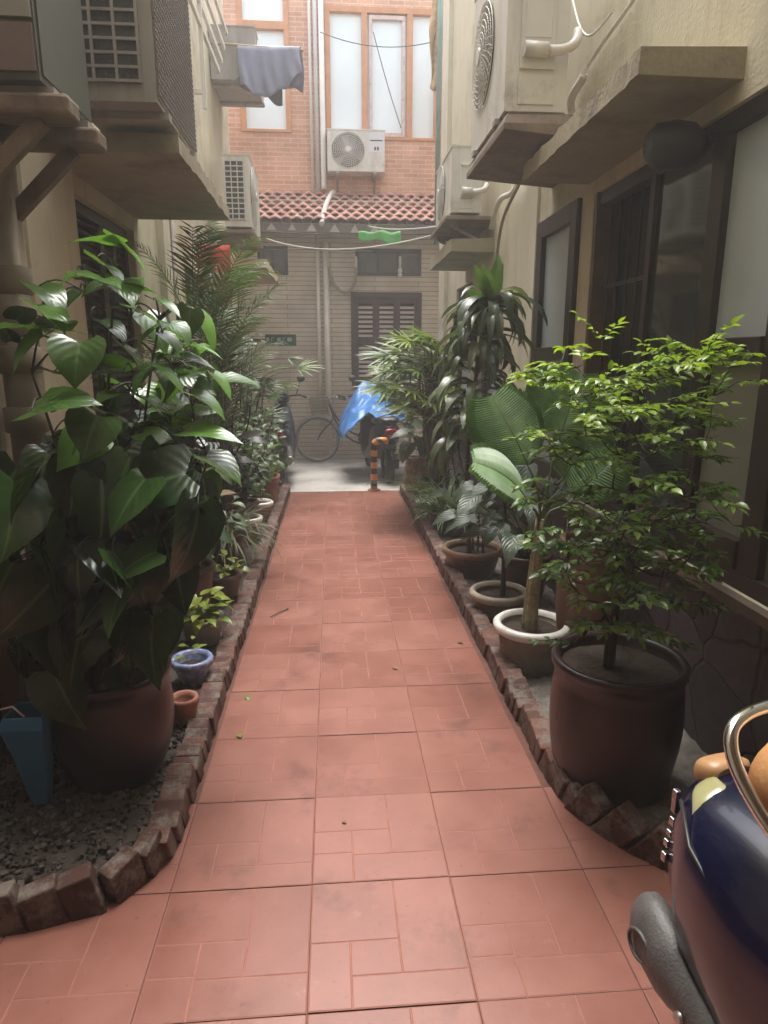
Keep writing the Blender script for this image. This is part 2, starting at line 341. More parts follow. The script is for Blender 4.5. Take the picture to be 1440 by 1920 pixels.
rubber = mat('tyre_rubber', (0.02, 0.02, 0.02), 0.8, 0.2, 20, 0.3, 90)
clay = mat('terracotta_clay', (0.32, 0.135, 0.085), 0.8, 0.22, 7, 0.2, 60, stain=(0.30, 0.23, 0.17), stains=0.3, sscale=7)
clay_dark = mat('dark_glazed_clay', (0.085, 0.040, 0.028), 0.4, 0.3, 6, 0.15, 40, stain=(0.13, 0.08, 0.055), stains=0.35, sscale=6)
maroon = mat('maroon_glazed_clay', (0.016, 0.0062, 0.006), 0.35, 0.25, 6, 0.1, 30)
black_clay = mat('black_brown_glaze', (0.024, 0.0145, 0.0145), 0.33, 0.3, 5, 0.12, 25, stain=(0.040, 0.024, 0.022), stains=0.35, sscale=4)
stone_pot = mat('mossy_grey_cement', (0.22, 0.19, 0.15), 0.9, 0.3, 10, 0.6, 40, stain=(0.09, 0.085, 0.055), stains=0.5, sscale=6)
white_gl = mat('white_glazed_rim', (0.68, 0.66, 0.62), 0.35, 0.08, 6, stain=(0.42, 0.38, 0.32), stains=0.3, sscale=9)
grey_pot = mat('grey_plastic_pot', (0.23, 0.22, 0.19), 0.6, 0.2, 8)
blue_pl = mat('blue_plastic', (0.05, 0.21, 0.40), 0.4, 0.15, 6)
bark = mat('plant_bark', (0.085, 0.06, 0.042), 0.85, 0.35, 25, 0.6, 60)
bark_dark = mat('dark_bark', (0.040, 0.028, 0.022), 0.8, 0.35, 25, 0.6, 60)
stem_g = mat('green_stem', (0.07, 0.10, 0.035), 0.5, 0.3, 20)
stem_tan = mat('fibrous_tan_stem', (0.27, 0.23, 0.13), 0.8, 0.35, 18, 0.5, 50, stain=(0.10, 0.085, 0.05), stains=0.4, sscale=14)
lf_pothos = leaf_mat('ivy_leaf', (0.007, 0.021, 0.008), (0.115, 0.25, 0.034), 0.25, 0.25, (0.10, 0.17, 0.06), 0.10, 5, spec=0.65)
lf_varieg = leaf_mat('variegated_leaf', (0.07, 0.15, 0.02), (0.32, 0.36, 0.07), 0.35, 0.3, (0.4, 0.42, 0.15))
lf_palm = leaf_mat('palm_leaf', (0.030, 0.066, 0.020), (0.105, 0.17, 0.045), 0.45, 0.2, (0.10, 0.14, 0.05))
lf_fan = leaf_mat('fan_palm_leaf', (0.035, 0.080, 0.016), (0.20, 0.28, 0.045), 0.42, 0.25, (0.16, 0.2, 0.06))
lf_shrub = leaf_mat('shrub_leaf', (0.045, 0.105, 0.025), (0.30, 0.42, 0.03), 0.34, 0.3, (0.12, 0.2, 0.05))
lf_drac = leaf_mat('corn_plant_leaf', (0.045, 0.075, 0.034), (0.15, 0.18, 0.10), 0.32, 0.15, (0.07, 0.10, 0.04))
lf_new = leaf_mat('young_corn_leaf', (0.05, 0.13, 0.02), (0.13, 0.24, 0.04), 0.38, 0.3, (0.2, 0.3, 0.08))
lf_pleat = leaf_mat('pleated_leaf', (0.105, 0.205, 0.075), (0.18, 0.30, 0.125), 0.42, 0.3, (0.24, 0.30, 0.13), 0.0)
lf_podo = leaf_mat('needle_leaf', (0.034, 0.070, 0.030), (0.115, 0.175, 0.075), 0.45, 0.15, (0.08, 0.12, 0.05))
lf_rubber = leaf_mat('dusky_leaf', (0.030, 0.034, 0.026), (0.085, 0.085, 0.075), 0.35, 0.12, (0.12, 0.12, 0.09), 0.2, 6)
lf_spider = leaf_mat('striped_blade', (0.05, 0.075, 0.03), (0.24, 0.25, 0.14), 0.45, 0.2, (0.36, 0.36, 0.24))
lf_dry = leaf_mat('dry_leaf', (0.10, 0.055, 0.025), (0.24, 0.16, 0.07), 0.7, 0.15, (0.25, 0.17, 0.08))
lf_elephant = leaf_mat('broad_grey_green_leaf', (0.04, 0.065, 0.04), (0.10, 0.13, 0.09), 0.4, 0.2, (0.14, 0.17, 0.11), 0.3, 6)
# ------------------------------------------------------------------ ground, path, lane, beds
XL, XR = -1.25, 1.44
mb = MB(); mb.box(-25, 25, -25, 30, -0.6, -0.27); struct(obj('ground', mb, mat('ground_earth', (0.13, 0.11, 0.09), 0.95, 0.3, 0.8, 0.5, 10)))
mb = MB()
mb.box(-9, 9, 7.70, 10.3, -0.25, -0.002)
struct(obj('lane', mb, cement))
# tiles: each 0.40 m tile is a pattern of raised panels in its own pale grooves, dark joints between tiles
mb = MB(); T = 0.4133; x00 = -0.50; y00 = 7.68 - 19*0.4
mb.m = 2; mb.box(XL, XR, -3.0, 7.699, -0.25, -0.006)
def panel(x0, x1, y0, y1, z=0.0):
    c = 0.0022
    a = [mb.vert((x, y, z)) for x, y in ((x0+c, y0+c), (x1-c, y0+c), (x1-c, y1-c), (x0+c, y1-c))]
    b = [mb.vert((x, y, z-0.0016)) for x, y in ((x0, y0), (x1, y0), (x1, y1), (x0, y1))]
    mb.m = 0; mb.face(*a); mb.m = 1
    for k in range(4): mb.face(b[k], b[(k+1) % 4], a[(k+1) % 4], a[k])
PAT = [(0, .30, 0, .30), (.30, 1, 0, .27), (0, .30, .30, .55), (.30, .60, .27, .55), (0, .60, .55, 1), (.60, 1, .27, 1)]
PAT2 = [(0, .26, 0, .48), (.26, 1, 0, .22), (.26, .58, .22, .48), (0, .58, .48, 1), (.58, 1, .22, 1)]
for i in range(-2, 5):
    for j in range(-8, 19):
        x0 = x00 + i*T; y0 = y00 + j*0.4
        if x0 + T < XL or x0 > XR: continue
        if (i < 0 or i > 2) and y0 > 1.9: continue
        if y0 < -2.9: continue
        g = 0.0017; dz = U(-0.0012, 0.0012); k = 1 if (i+j) % 2 else 0
        pat = PAT if k else PAT2
        mb.tint = U(0.0, 1.0); bt = mb.tint
        mb.m = 1
        sx_, sy_ = T-2*g, 0.4-2*g
        mb.quad((x0+g, y0+g, dz-0.0018), (x0+g+sx_, y0+g, dz-0.0018), (x0+g+sx_, y0+g+sy_, dz-0.0018), (x0+g, y0+g+sy_, dz-0.0018))
        for (a, b, c, d) in pat:
            mb.tint = min(1, max(0, bt + U(-.12, .12))); q = 0.0010
            panel(x0+g+a*sx_+q, x0+g+b*sx_-q, y0+g+c*sy_+q, y0+g+d*sy_-q, dz)
struct(obj('path', mb, [tile_m, tileline_m, grout_m]))
# beds either side, rounded off at the near end
edgeL = [(-0.56, 7.66)] + [(-0.56, y/100) for y in range(740, 190, -20)] + [(-0.565, 1.84), (-0.59, 1.76), (-0.64, 1.69), (-0.72, 1.635), (-0.84, 1.60), (-1.02, 1.575), (-1.25, 1.565)]
edgeR = [(0.81, 7.66)] + [(0.81, y/100) for y in range(740, 200, -20)] + [(0.83, 1.93), (0.87, 1.84), (0.93, 1.75), (1.01, 1.67), (1.10, 1.60), (1.22, 1.55), (1.44, 1.52)]
def bed(name, edge, xw, z):
    mb = MB(); n = len(edge)
    def fn(u, v):
        k = min(int(v*(n-1)), n-2); f = v*(n-1)-k
        ex = edge[k][0]*(1-f)+edge[k+1][0]*f; ey = edge[k][1]*(1-f)+edge[k+1][1]*f
        x = ex*(1-u)+xw*u; return V((x+U(-.005, .005), ey+U(-.005, .005), z + 0.010*math.sin(x*31+ey*17)*math.sin(ey*23-x*11) + U(-.009, .009)))
    mb.grid(fn, 46, (n-1)*8)
    struct(obj(name, mb, bed_m if xw > 0 else mat('shaded_bed_cement', (0.070, 0.056, 0.046), 0.95, 0.4, 9, 0.9, 45, stain=(0.045, 0.034, 0.028), stains=0.8, sscale=7)))  # left bed uses a darker cement, the corner's shade put into its colour
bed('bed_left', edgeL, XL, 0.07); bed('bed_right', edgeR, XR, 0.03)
gv = MB(); gr_ = random.Random(3)
while len(gv.v) < 1500*8:
    x, y = gr_.uniform(XL, -.6), gr_.uniform(1.6, 2.6)
    if y < 1.63+max(0, .25-(x+.85)*-.0)*0 or (x > -.68 and y < 1.75): continue
    r = gr_.uniform(.004, .012); gv.tint = gr_.random()
    M = Matrix.Translation((x, y, .074+r*.2)) @ Euler((gr_.uniform(0, 3), gr_.uniform(0, 3), gr_.uniform(0, 3))).to_matrix().to_4x4()
    gv.box(-r, r, -r*.8, r*.8, -r*.6, r*.6, M)
struct(obj('gravel', gv, tint_mat('mixed_gravel', (0.02, 0.016, 0.013), (0.115, 0.092, 0.078), 0.9, 20, 0.3), bevel=.003), 'stuff')
def edging(edge, label, sgn):
    pts = [V((x, y, 0)) for x, y in edge]; mb = MB(); d = 0; k = 0
    cum = [0]
    for a, b in zip(pts, pts[1:]): cum.append(cum[-1]+(b-a).length)
    s_ = 0.03
    while s_ < cum[-1]-0.02:
        k = max(i for i in range(len(cum)) if cum[i] <= s_); k = min(k, len(pts)-2)
        p = pts[k].lerp(pts[k+1], (s_-cum[k])/(cum[k+1]-cum[k])); t = (pts[k+1]-pts[k]).normalized()
        big = cum[-1]-s_ < 0.78; mb.tint = U(0, .2) if big else U(0, 1)  # near-end bricks held to the dark tint, shade put into their colour
        th, w, ln = (U(.085, .105), U(.058, .066), U(.19, .21)) if big else (U(.050, .060), U(.082, .095), U(.185, .20))
        ang = -math.radians((U(30, 38) if sgn < 0 else U(10, 18)) if big else U(21, 29)); yaw = math.atan2(t.y, t.x)
        M = Matrix.Translation(p + V((U(-.005, .005), 0, (0.022 if big else 0.012)+U(-.008, .008)))) @ Matrix.Rotation(yaw+U(-.05, .05), 4, 'Z') @ Matrix.Rotation(-ang, 4, 'Y')
        mb.box(-th/2, th/2, -w/2, w/2, -ln/2, ln/2, M)
        s_ += th/math.cos(ang)*1.04
    o = obj('brick_edging', mb, brick_edge_m, loc=(*edge[len(edge)//2], 0), bevel=0.006)
    tag(o, label, 'edging', 'saw-tooth brick edgings of the path')
edging(edgeL, 'sawtooth brick edging along the left bed, under the leafy vine pot', 1)
edging(edgeR, 'sawtooth brick edging along the right bed, curving behind the scooter', -1)
# ------------------------------------------------------------------ walls with openings
def wall(mb, axis, at_, a0, a1, z0, z1, ops, depth, out):
    """wall face on axis plane, leaving real openings with reveals; out = direction (+1/-1) the face looks"""
    As = sorted({a0, a1, *[o[0] for o in ops], *[o[1] for o in ops]}); Zs = sorted({z0, z1, *[o[2] for o in ops], *[o[3] for o in ops]})
    P = (lambda a, d, z: V((at_-out*d, a, z))) if axis == 'x' else (lambda a, d, z: V((a, at_-out*d, z)))
    for i in range(len(As)-1):
        for j in range(len(Zs)-1):
            ca, cz = (As[i]+As[i+1])/2, (Zs[j]+Zs[j+1])/2
            if any(o[0] < ca < o[1] and o[2] < cz < o[3] for o in ops): continue
            mb.quad(P(As[i], 0, Zs[j]), P(As[i+1], 0, Zs[j]), P(As[i+1], 0, Zs[j+1]), P(As[i], 0, Zs[j+1]))
    for (b0, b1, c0, c1) in ops:
        mb.quad(P(b0, 0, c0), P(b0, depth, c0), P(b0, depth, c1), P(b0, 0, c1)); mb.quad(P(b1, 0, c0), P(b1, depth, c0), P(b1, depth, c1), P(b1, 0, c1))
        mb.quad(P(b0, 0, c0), P(b1, 0, c0), P(b1, depth, c0), P(b0, depth, c0)); mb.quad(P(b0, 0, c1), P(b1, 0, c1), P(b1, depth, c1), P(b0, depth, c1))
def shell(mb, x0, x1, y0, y1, z1, faces):
    if 'x0' in faces: mb.quad((x0, y0, 0), (x0, y1, 0), (x0, y1, z1), (x0, y0, z1))
    if 'x1' in faces: mb.quad((x1, y0, 0), (x1, y1, 0), (x1, y1, z1), (x1, y0, z1))
    if 'y0' in faces: mb.quad((x0, y0, 0), (x1, y0, 0), (x1, y0, z1), (x0, y0, z1))
    if 'y1' in faces: mb.quad((x0, y1, 0), (x1, y1, 0), (x1, y1, z1), (x0, y1, z1))
    if 'top' in faces: mb.quad((x0, y0, z1), (x1, y0, z1), (x1, y1, z1), (x0, y1, z1))
def slab(mb, x0, x1, y0, y1, z0, z1, free):
    """cast canopy with a slightly chipped free edge (free = x of the outer edge)"""
    n = 26; fixed = x1 if free == x0 else x0; rows = []
    for k in range(n+1):
        y = y0+(y1-y0)*k/n; e = U(-.006, .006); s_ = 1 if free > fixed else -1
        lo = V((free+e, y, z0+U(0, .004))); hi = V((free+e+U(-.003, .003)-s_*0.004, y, z1+U(-.007, .004)))
        rows.append([mb.vert((fixed, y, z0)), mb.vert(lo), mb.vert(hi), mb.vert((fixed, y, z1+0.01))])
    for a, b in zip(rows, rows[1:]):
        for j in range(3): mb.face(a[j], a[j+1], b[j+1], b[j])
    mb.face(*rows[0]); mb.face(*rows[-1])
def louver(mb, P, a0, a1, z0, z1, step=0.045, th=0.008, dp=0.03, rise=0.8):
    """slats in local plane; P(a, d, z) maps to world"""
    z = z0
    while z < z1-0.01:
        q = [P(a0, 0, z), P(a1, 0, z), P(a1, dp, z+step*rise), P(a0, dp, z+step*rise)]
        i = [mb.vert(p) for p in q] + [mb.vert(p + V((0, 0, th))) for p in q]
        for f in ((0, 1, 2, 3), (7, 6, 5, 4), (0, 4, 5, 1), (2, 6, 7, 3)): mb.face(*[i[k] for k in f])
        z += step
HB = 6.0
# ---- left building
LBY = 9.3
lb = thing('building', 'cream rendered building along the left side, behind the vines', 'building', (XL, 3.0, 0))
opL = [(3.62, 4.62, 0.85, 2.32), (6.1, 7.0, 0.9, 2.3), (7.5, 8.4, 0.9, 2.3)]
mb = MB(); wall(mb, 'x', XL, -3.0, LBY, 0, HB, opL, 0.14, 1); shell(mb, -6, XL, -3.0, LBY, HB, ('y0', 'y1', 'top', 'x0'))
obj('wall', mb, plaster, lb)
mb = MB(); mb.box(XL, XR, -3.0, 0.75, 2.95, HB); mb.box(XL, XR, -3.2, -3.0, 0, HB)  # unseen roof block and back wall, added to darken the near end
obj('shade_block', mb, plaster, lb, label='unseen block added above and behind the camera to cut light')
mb = MB(); mb.box(XL, XL+0.012, -3.0, LBY+0.01, 0.0, 0.62); obj('plinth', mb, plinth_m, lb)
mb = MB(); slab(mb, XL-0.02, -0.655, 3.28, 4.74, 2.41, 2.49, -0.655); obj('canopy', mb, canopy_m, lb, label='deep concrete slab over the dark shuttered window')
mb = MB(); slab(mb, XL-0.02, -0.66, 7.3, 8.85, 2.44, 2.53, -0.66); obj('canopy', mb, mat('sunlit_cast_concrete', (0.50, 0.38, 0.24), 0.9, 0.12, 3, 0.3, 45), lb, label='small slab near the lane, sunlit tone in its colour')  # same slab concrete in a paler copy, sunlight put into the colour
for (a0, a1, c0, c1) in opL:
    fr = MB()
    for bx in ((a0, a0+.06, c0, c1), (a1-.06, a1, c0, c1), (a0+.06, a1-.06, c1-.06, c1), (a0+.06, a1-.06, c0, c0+.06), ((a0+a1)/2-.04, (a0+a1)/2+.04, c0+.06, c1-.06)):
        fr.box(XL-.10, XL-.045, bx[0], bx[1], bx[2], bx[3])
    w = obj('window', fr, wood_dark, lb, bevel=0.004)
    sh = MB(); am = (a0+a1)/2
    P = lambda a, d, z: V((XL-.06-d, a, z))
    for (q0, q1) in ((a0+.06, am-.04), (am+.04, a1-.06)): louver(sh, P, q0, q1, c0+.07, c1-.08)
    sh.box(XL-.135, XL-.13, a0, a1, c0, c1)
    obj('shutter', sh, wood_dark, w)
# wide pale pilaster strips on the left wall
mb = MB()
mb.box(XL, XL+0.05, 5.22, 5.42, 0.62, HB); obj('pilaster', mb, plaster_pale, lb); mb = MB(); mb.box(XL, XL+0.035, 2.95, 3.52, 0.62, 2.45)
obj('pilaster', mb, plaster_pale, lb)
# ---- right building
RBY = 8.9
rb = thing('building', 'cream rendered building along the right side, behind the green shrub', 'building', (XR, 3.0, 0))
opR = [(1.15, 3.80, 0.70, 2.40), (3.98, 4.74, 0.74, 2.42), (5.75, 6.6, 0.8, 2.3), (7.0, 7.9, 0.9, 2.3)]
mb = MB(); wall(mb, 'x', XR, -3.0, RBY, 0, HB, opR, 0.16, -1); shell(mb, XR, 6, -3.0, RBY, HB, ('y0', 'y1', 'top', 'x1'))
obj('wall', mb, plaster, rb)
mb = MB(); mb.box(XR-.014, XR, -3.0, RBY+.01, 0.0, 0.66); obj('plinth', mb, plinth_m, rb)
mb = MB(); mb.box(XR-.04, XR+.005, -3.0, RBY, 0.66, 0.70); obj('ledge', mb, mat('worn_ledge', (0.13, 0.095, 0.07), 0.85, 0.3, 6, 0.4, 40), rb)
mb = MB(); slab(mb, 1.06, XR+.02, 2.47, 3.90, 2.47, 2.56, 1.06); obj('canopy', mb, canopy_m, rb, label='chipped concrete slab over the frosted window')
mb = MB(); slab(mb, 1.05, XR+.02, 6.1, 7.4, 2.44, 2.55, 1.05); obj('canopy', mb, canopy_m, rb, label='short slab near the lane')
mb = MB(); mb.box(XR-.05, XR, 8.5, RBY+.02, 0.7, HB); obj('pilaster', mb, plaster_pale, rb); mb = MB(); mb.box(XR-.02, XR, 4.80, 5.55, 0.70, HB); obj('pilaster', mb, plaster_pale, rb)
# big window: frosted near casement, dark glass leaf, open barred gap
a0, a1, c0, c1 = opR[0]
fr = MB(); X0, X1 = XR+.02, XR+.09
for bx in ((a0, a0+.07, c0, c1), (2.09, 2.21, c0+.07, c1-.07), (2.56, 2.66, c0+.07, c1-.07), (3.12, 3.17, c0+.07, c1-.07), (a0+.07, a1-.03, c1-.07, c1), (a0+.07, a1-.03, c0, c0+.07)):
    fr.box(X0, X1, *bx)
for (q0, q1) in ((a0+.07, 2.09), (2.21, 2.56)): fr.box(X0-.012, X1, q0, q1, 1.53, 1.60)
fr.box(X0-.012, X1, 2.21, 2.56, .77, .88)
win = obj('window', fr, wood_dark, rb, bevel=0.004)
mb = MB(); mb.box(X0+.03, X0+.036, a0+.07, 2.09, 1.60, c1-.07); mb.box(X0+.03, X0+.036, 2.21, 2.56, 1.60, c1-.07); obj('pane', mb, frost, win, label='bluish frosted upper panes')
mb = MB(); mb.box(X0+.03, X0+.036, a0+.07, 2.09, c0+.07, 1.53); mb.box(X0+.03, X0+.036, 2.21, 2.56, .88, 1.53); obj('pane', mb, frost_low, win, label='cream frosted lower panes')
mb = MB(); mb.box(X0+.02, X0+.026, 2.66, 3.12, c0+.07, c1-.07); obj('pane', mb, glass_dark, win, label='dark reflecting glass leaf')
mb = MB(); mb.box(XR+.005, XR+.15, a1-.035, a1+.0, c0, c1); obj('jamb', mb, wood_brown, win)
mb = MB()
for k in range(5): mb.tube([(X0+.05, 3.17+.12*(k+.5), c0), (X0+.05, 3.17+.12*(k+.5), c1)], .007, 8)
for z in (1.2, 1.9): mb.box(X0+.045, X0+.055, 3.17, a1-.035, z, z+.02)
obj('bars', mb, black_pl, win)
mb = MB()
mb.box(XR+.17, XR+1.2, a0-.1, a1+.1, c0-.1, c1+.1); obj('interior', mb, room_dark, win)
# narrow frosted windows further along
for n_, (a0, a1, c0, c1) in enumerate(opR[1:]):
    fr = MB(); X0 = XR-.03 if n_ == 0 else XR+.03; t_ = .11
    for bx in ((a0, a0+t_, c0, c1), (a1-t_, a1, c0, c1), (a0+t_, a1-t_, c1-t_, c1), (a0+t_, a1-t_, c0, c0+t_), (a0+t_, a1-t_, 1.50, 1.60)): fr.box(X0, X0+.06, *bx)
    w = obj('window', fr, wood_dark, rb, bevel=0.004)
    mb = MB(); mb.box(X0+.035, X0+.04, a0+t_, a1-t_, c0+t_, c1-t_); obj('pane', mb, frost, w)
# ---- far building
FY = 10.3; UY = 10.66
fb = thing('building', 'far building with orange brick upper floor above a tiled roof strip', 'building', (0, FY, 0))
opF = [(0.29, 1.35, 1.08, 2.49), (0.36, 1.34, 2.72, 3.10), (-1.06, -0.62, 2.72, 3.12)]
mb = MB(); wall(mb, 'y', FY, -8, 8, 0, 3.75, opF, .12, -1); obj('wall', mb, wall_tile, fb, label='narrow cream tiled lower wall')
opU = [(-1.25, -0.53, 4.72, 6.9), (-0.03, 1.62, 4.65, 6.35)]
mb = MB(); wall(mb, 'y', UY, -8, 8, 3.6, 7.2, opU, .1, -1); shell(mb, -8, 8, UY, 16, 7.2, ('x0', 'x1', 'top', 'y1')); obj('wall', mb, brick_up, fb, label='orange brick upper wall')
# shuttered window
a0, a1, c0, c1 = opF[0]
fr = MB(); Y0 = FY-.025
w3 = (a1-a0-.06*2)/3
for bx in ((a0, a0+.06, c0, c1), (a1-.06, a1, c0, c1), (a0+.06, a1-.06, c1-.09, c1), (a0+.06, a1-.06, c0, c0+.09)): fr.box(bx[0], bx[1], Y0, Y0+.07, bx[2], bx[3])
for k in range(3):
    q0 = a0+.06+k*w3
    for bx in ((q0, q0+.05, c0+.09, c1-.09), (q0+w3-.05, q0+w3, c0+.09, c1-.09), (q0+.05, q0+w3-.05, c1-.16, c1-.09), (q0+.05, q0+w3-.05, c0+.09, c0+.16), (q0+.05, q0+w3-.05, 1.745, 1.83)):
        fr.box(bx[0], bx[1], Y0+.012, Y0+.06, bx[2], bx[3])
shutwood = mat('brown_shutter_paint', (0.050, 0.027, 0.023), 0.5, 0.15, 8)
win = obj('window', fr, shutwood, fb, bevel=0.003)
for k in range(3):
    q0 = a0+.06+k*w3; sh = MB(); P = lambda a, d, z: V((a, Y0+.045-d, z))
    P2 = lambda a, d, z: V((a, Y0+.018+d, z))
    louver(sh, P2, q0+.05, q0+w3-.05, c0+.175, 1.735, .068, .020, .026, .30); obj('shutter', sh, mat('louver_slat', (0.50, 0.41, 0.385), 0.5, 0.1) if 'louver_slat' not in MATS else MATS['louver_slat'], win); sh = MB(); louver(sh, P2, q0+.05, q0+w3-.05, 1.845, c1-.175, .068, .020, .026, .30)
    obj('shutter', sh, mat('louver_slat', (0.50, 0.41, 0.385), 0.5, 0.1) if 'louver_slat' not in MATS else MATS['louver_slat'], win)
mb = MB(); mb.box(a0, a1, FY+.1, FY+.11, c0, c1); obj('backing', mb, room_dark, win)
for (a0, a1, c0, c1) in opF[1:]:
    fr = MB()
    n = 3 if a0 > 0 else 2
    for k in range(n+1):
        q = a0+(a1-a0-.05)*k/n; fr.box(q, q+.05, FY+.01, FY+.06, c0+.05, c1-.05)
    fr.box(a0, a1, FY+.01, FY+.06, c0, c0+.05); fr.box(a0, a1, FY+.01, FY+.06, c1-.05, c1)
    w = obj('window', fr, wood_dark, fb)
    mb = MB(); mb.box(a0, a1, FY+.05, FY+.055, c0, c1); obj('pane', mb, mat('dusky_transom_glass', (0.10, 0.085, 0.085), 0.2, 0.3, 6) if 'dusky_transom_glass' not in MATS else MATS['dusky_transom_glass'], w)
# upper windows
for (a0, a1, c0, c1), muls in zip(opU, ([(.48,)], [(.46, .92)])):
    fr = MB(); Y0 = UY+.0; t_ = .075
    for bx in ((a0, a0+t_, c0, c1), (a1-t_, a1, c0, c1), (a0+t_, a1-t_, c1-t_, c1), (a0+t_, a1-t_, c0, c0+.04)): fr.box(bx[0], bx[1], Y0-.02, Y0+.08, bx[2], bx[3])
    if a0 < -1: fr.box(a0+t_, a1-t_, Y0-.018, Y0+.07, 6.03, 6.13); 
    else:
        for q in (.49, 1.14): fr.box(q, q+.085, Y0-.018, Y0+.07, c0+.04, c1-t_)
    w = obj('window', fr, wood_orange, fb, bevel=0.004)
    mb = MB(); mb.box(a0+t_, a1-t_, Y0+.05, Y0+.056, c0+.04, c1-t_); obj('pane', mb, sky_pane, w)
    if a0 > -1:
        mb = MB(); q0, q1, r0, r1 = .60, 1.115, c0+.05, c1-t_-.02
        for bx in ((q0, q0+.045, r0, r1), (q1-.045, q1, r0, r1), (q0+.045, q1-.045, r1-.05, r1), (q0+.045, q1-.045, r0, r0+.05)): mb.box(bx[0], bx[1], Y0-.005, Y0+.035, bx[2], bx[3])
        obj('sash', mb, mat('worn_pink_white_paint', (0.60, 0.46, 0.42), 0.6, 0.2, 12, stain=(0.35, 0.16, 0.11), stains=0.3, sscale=14), w)
# pent roof of interlocking clay tiles
mb = MB(); ry0, rz0, ry1, rz1 = 9.86, 3.40, 10.645, 3.93; rows_ = 7; pitch = 0.15
nx = int(8.0/pitch)
for r in range(rows_):
    t0, t1 = r/rows_, (r+1.25)/rows_
    for k in range(-nx//2, nx//2):
        mb.tint = U(0, 1); xc = k*pitch + (pitch/2 if r % 2 else 0); n = 6
        lo = []; hi = []; lo2 = []
        for q in range(n+1):
            u = q/n-.5; hgt = .010*math.cos(u*2*PI); x = xc+u*pitch
            tip = .045*(1-(2*u)**2)
            A = V((x, ry0+(ry1-ry0)*t0-tip, rz0+(rz1-rz0)*t0+hgt+.022)); B = V((x, ry0+(ry1-ry0)*min(t1, 1.02), rz0+(rz1-rz0)*min(t1, 1.02)+hgt))
            lo.append(mb.vert(A)); hi.append(mb.vert(B)); lo2.append(mb.vert(A-V((0, 0, .014))))
        for q in range(n):
            mb.face(lo[q], lo[q+1], hi[q+1], hi[q], flat=False); mb.face(lo2[q], lo2[q+1], lo[q+1], lo[q])
rf = obj('pent_roof', mb, roof_m, fb)
mb = MB()
for k in range(-4, 3):
    x = k*.285+.06+U(-.03, .03); zc = rz0-.045; h_ = U(.09, .12); w_ = U(.055, .075); ids = [mb.vert(p) for p in ((x-w_, ry0+.026, zc-h_), (x+w_, ry0+.026, zc-h_), (x, ry0+.026, zc), (x-w_, ry0+.034, zc-h_), (x+w_, ry0+.034, zc-h_), (x, ry0+.034, zc))]
    for f in ((0, 1, 2), (0, 3, 4, 1), (1, 4, 5, 2), (2, 5, 3, 0)): mb.face(*[ids[q] for q in f])
mb.box(-4.0, 4.1, ry0+.0275, ry0+.033, rz0-.047, rz0-.041)
obj('gap_light_trim', mb, mat('gap_light_white', (0.50, 0.47, 0.42), 0.9, 0.15, 12), rf)  # white triangles stand in for light passing through gaps under the eaves
mb = MB()
mb.box(-4.1, 4.1, ry0+.03, ry0+.07, rz0-.16, rz0-.035)
for k in range(-30, 31): mb.box(k*.135-.012, k*.135+.012, ry0+.005, FY-.003, rz0-.035, rz0-.005)
mb.box(-4.1, 4.1, ry0+.07, FY-.002, rz0-.10, rz0-.06)
obj('eaves', mb, mat('grey_eaves_board', (0.17, 0.15, 0.13), 0.9, 0.25, 5, 0.3, 30), rf)
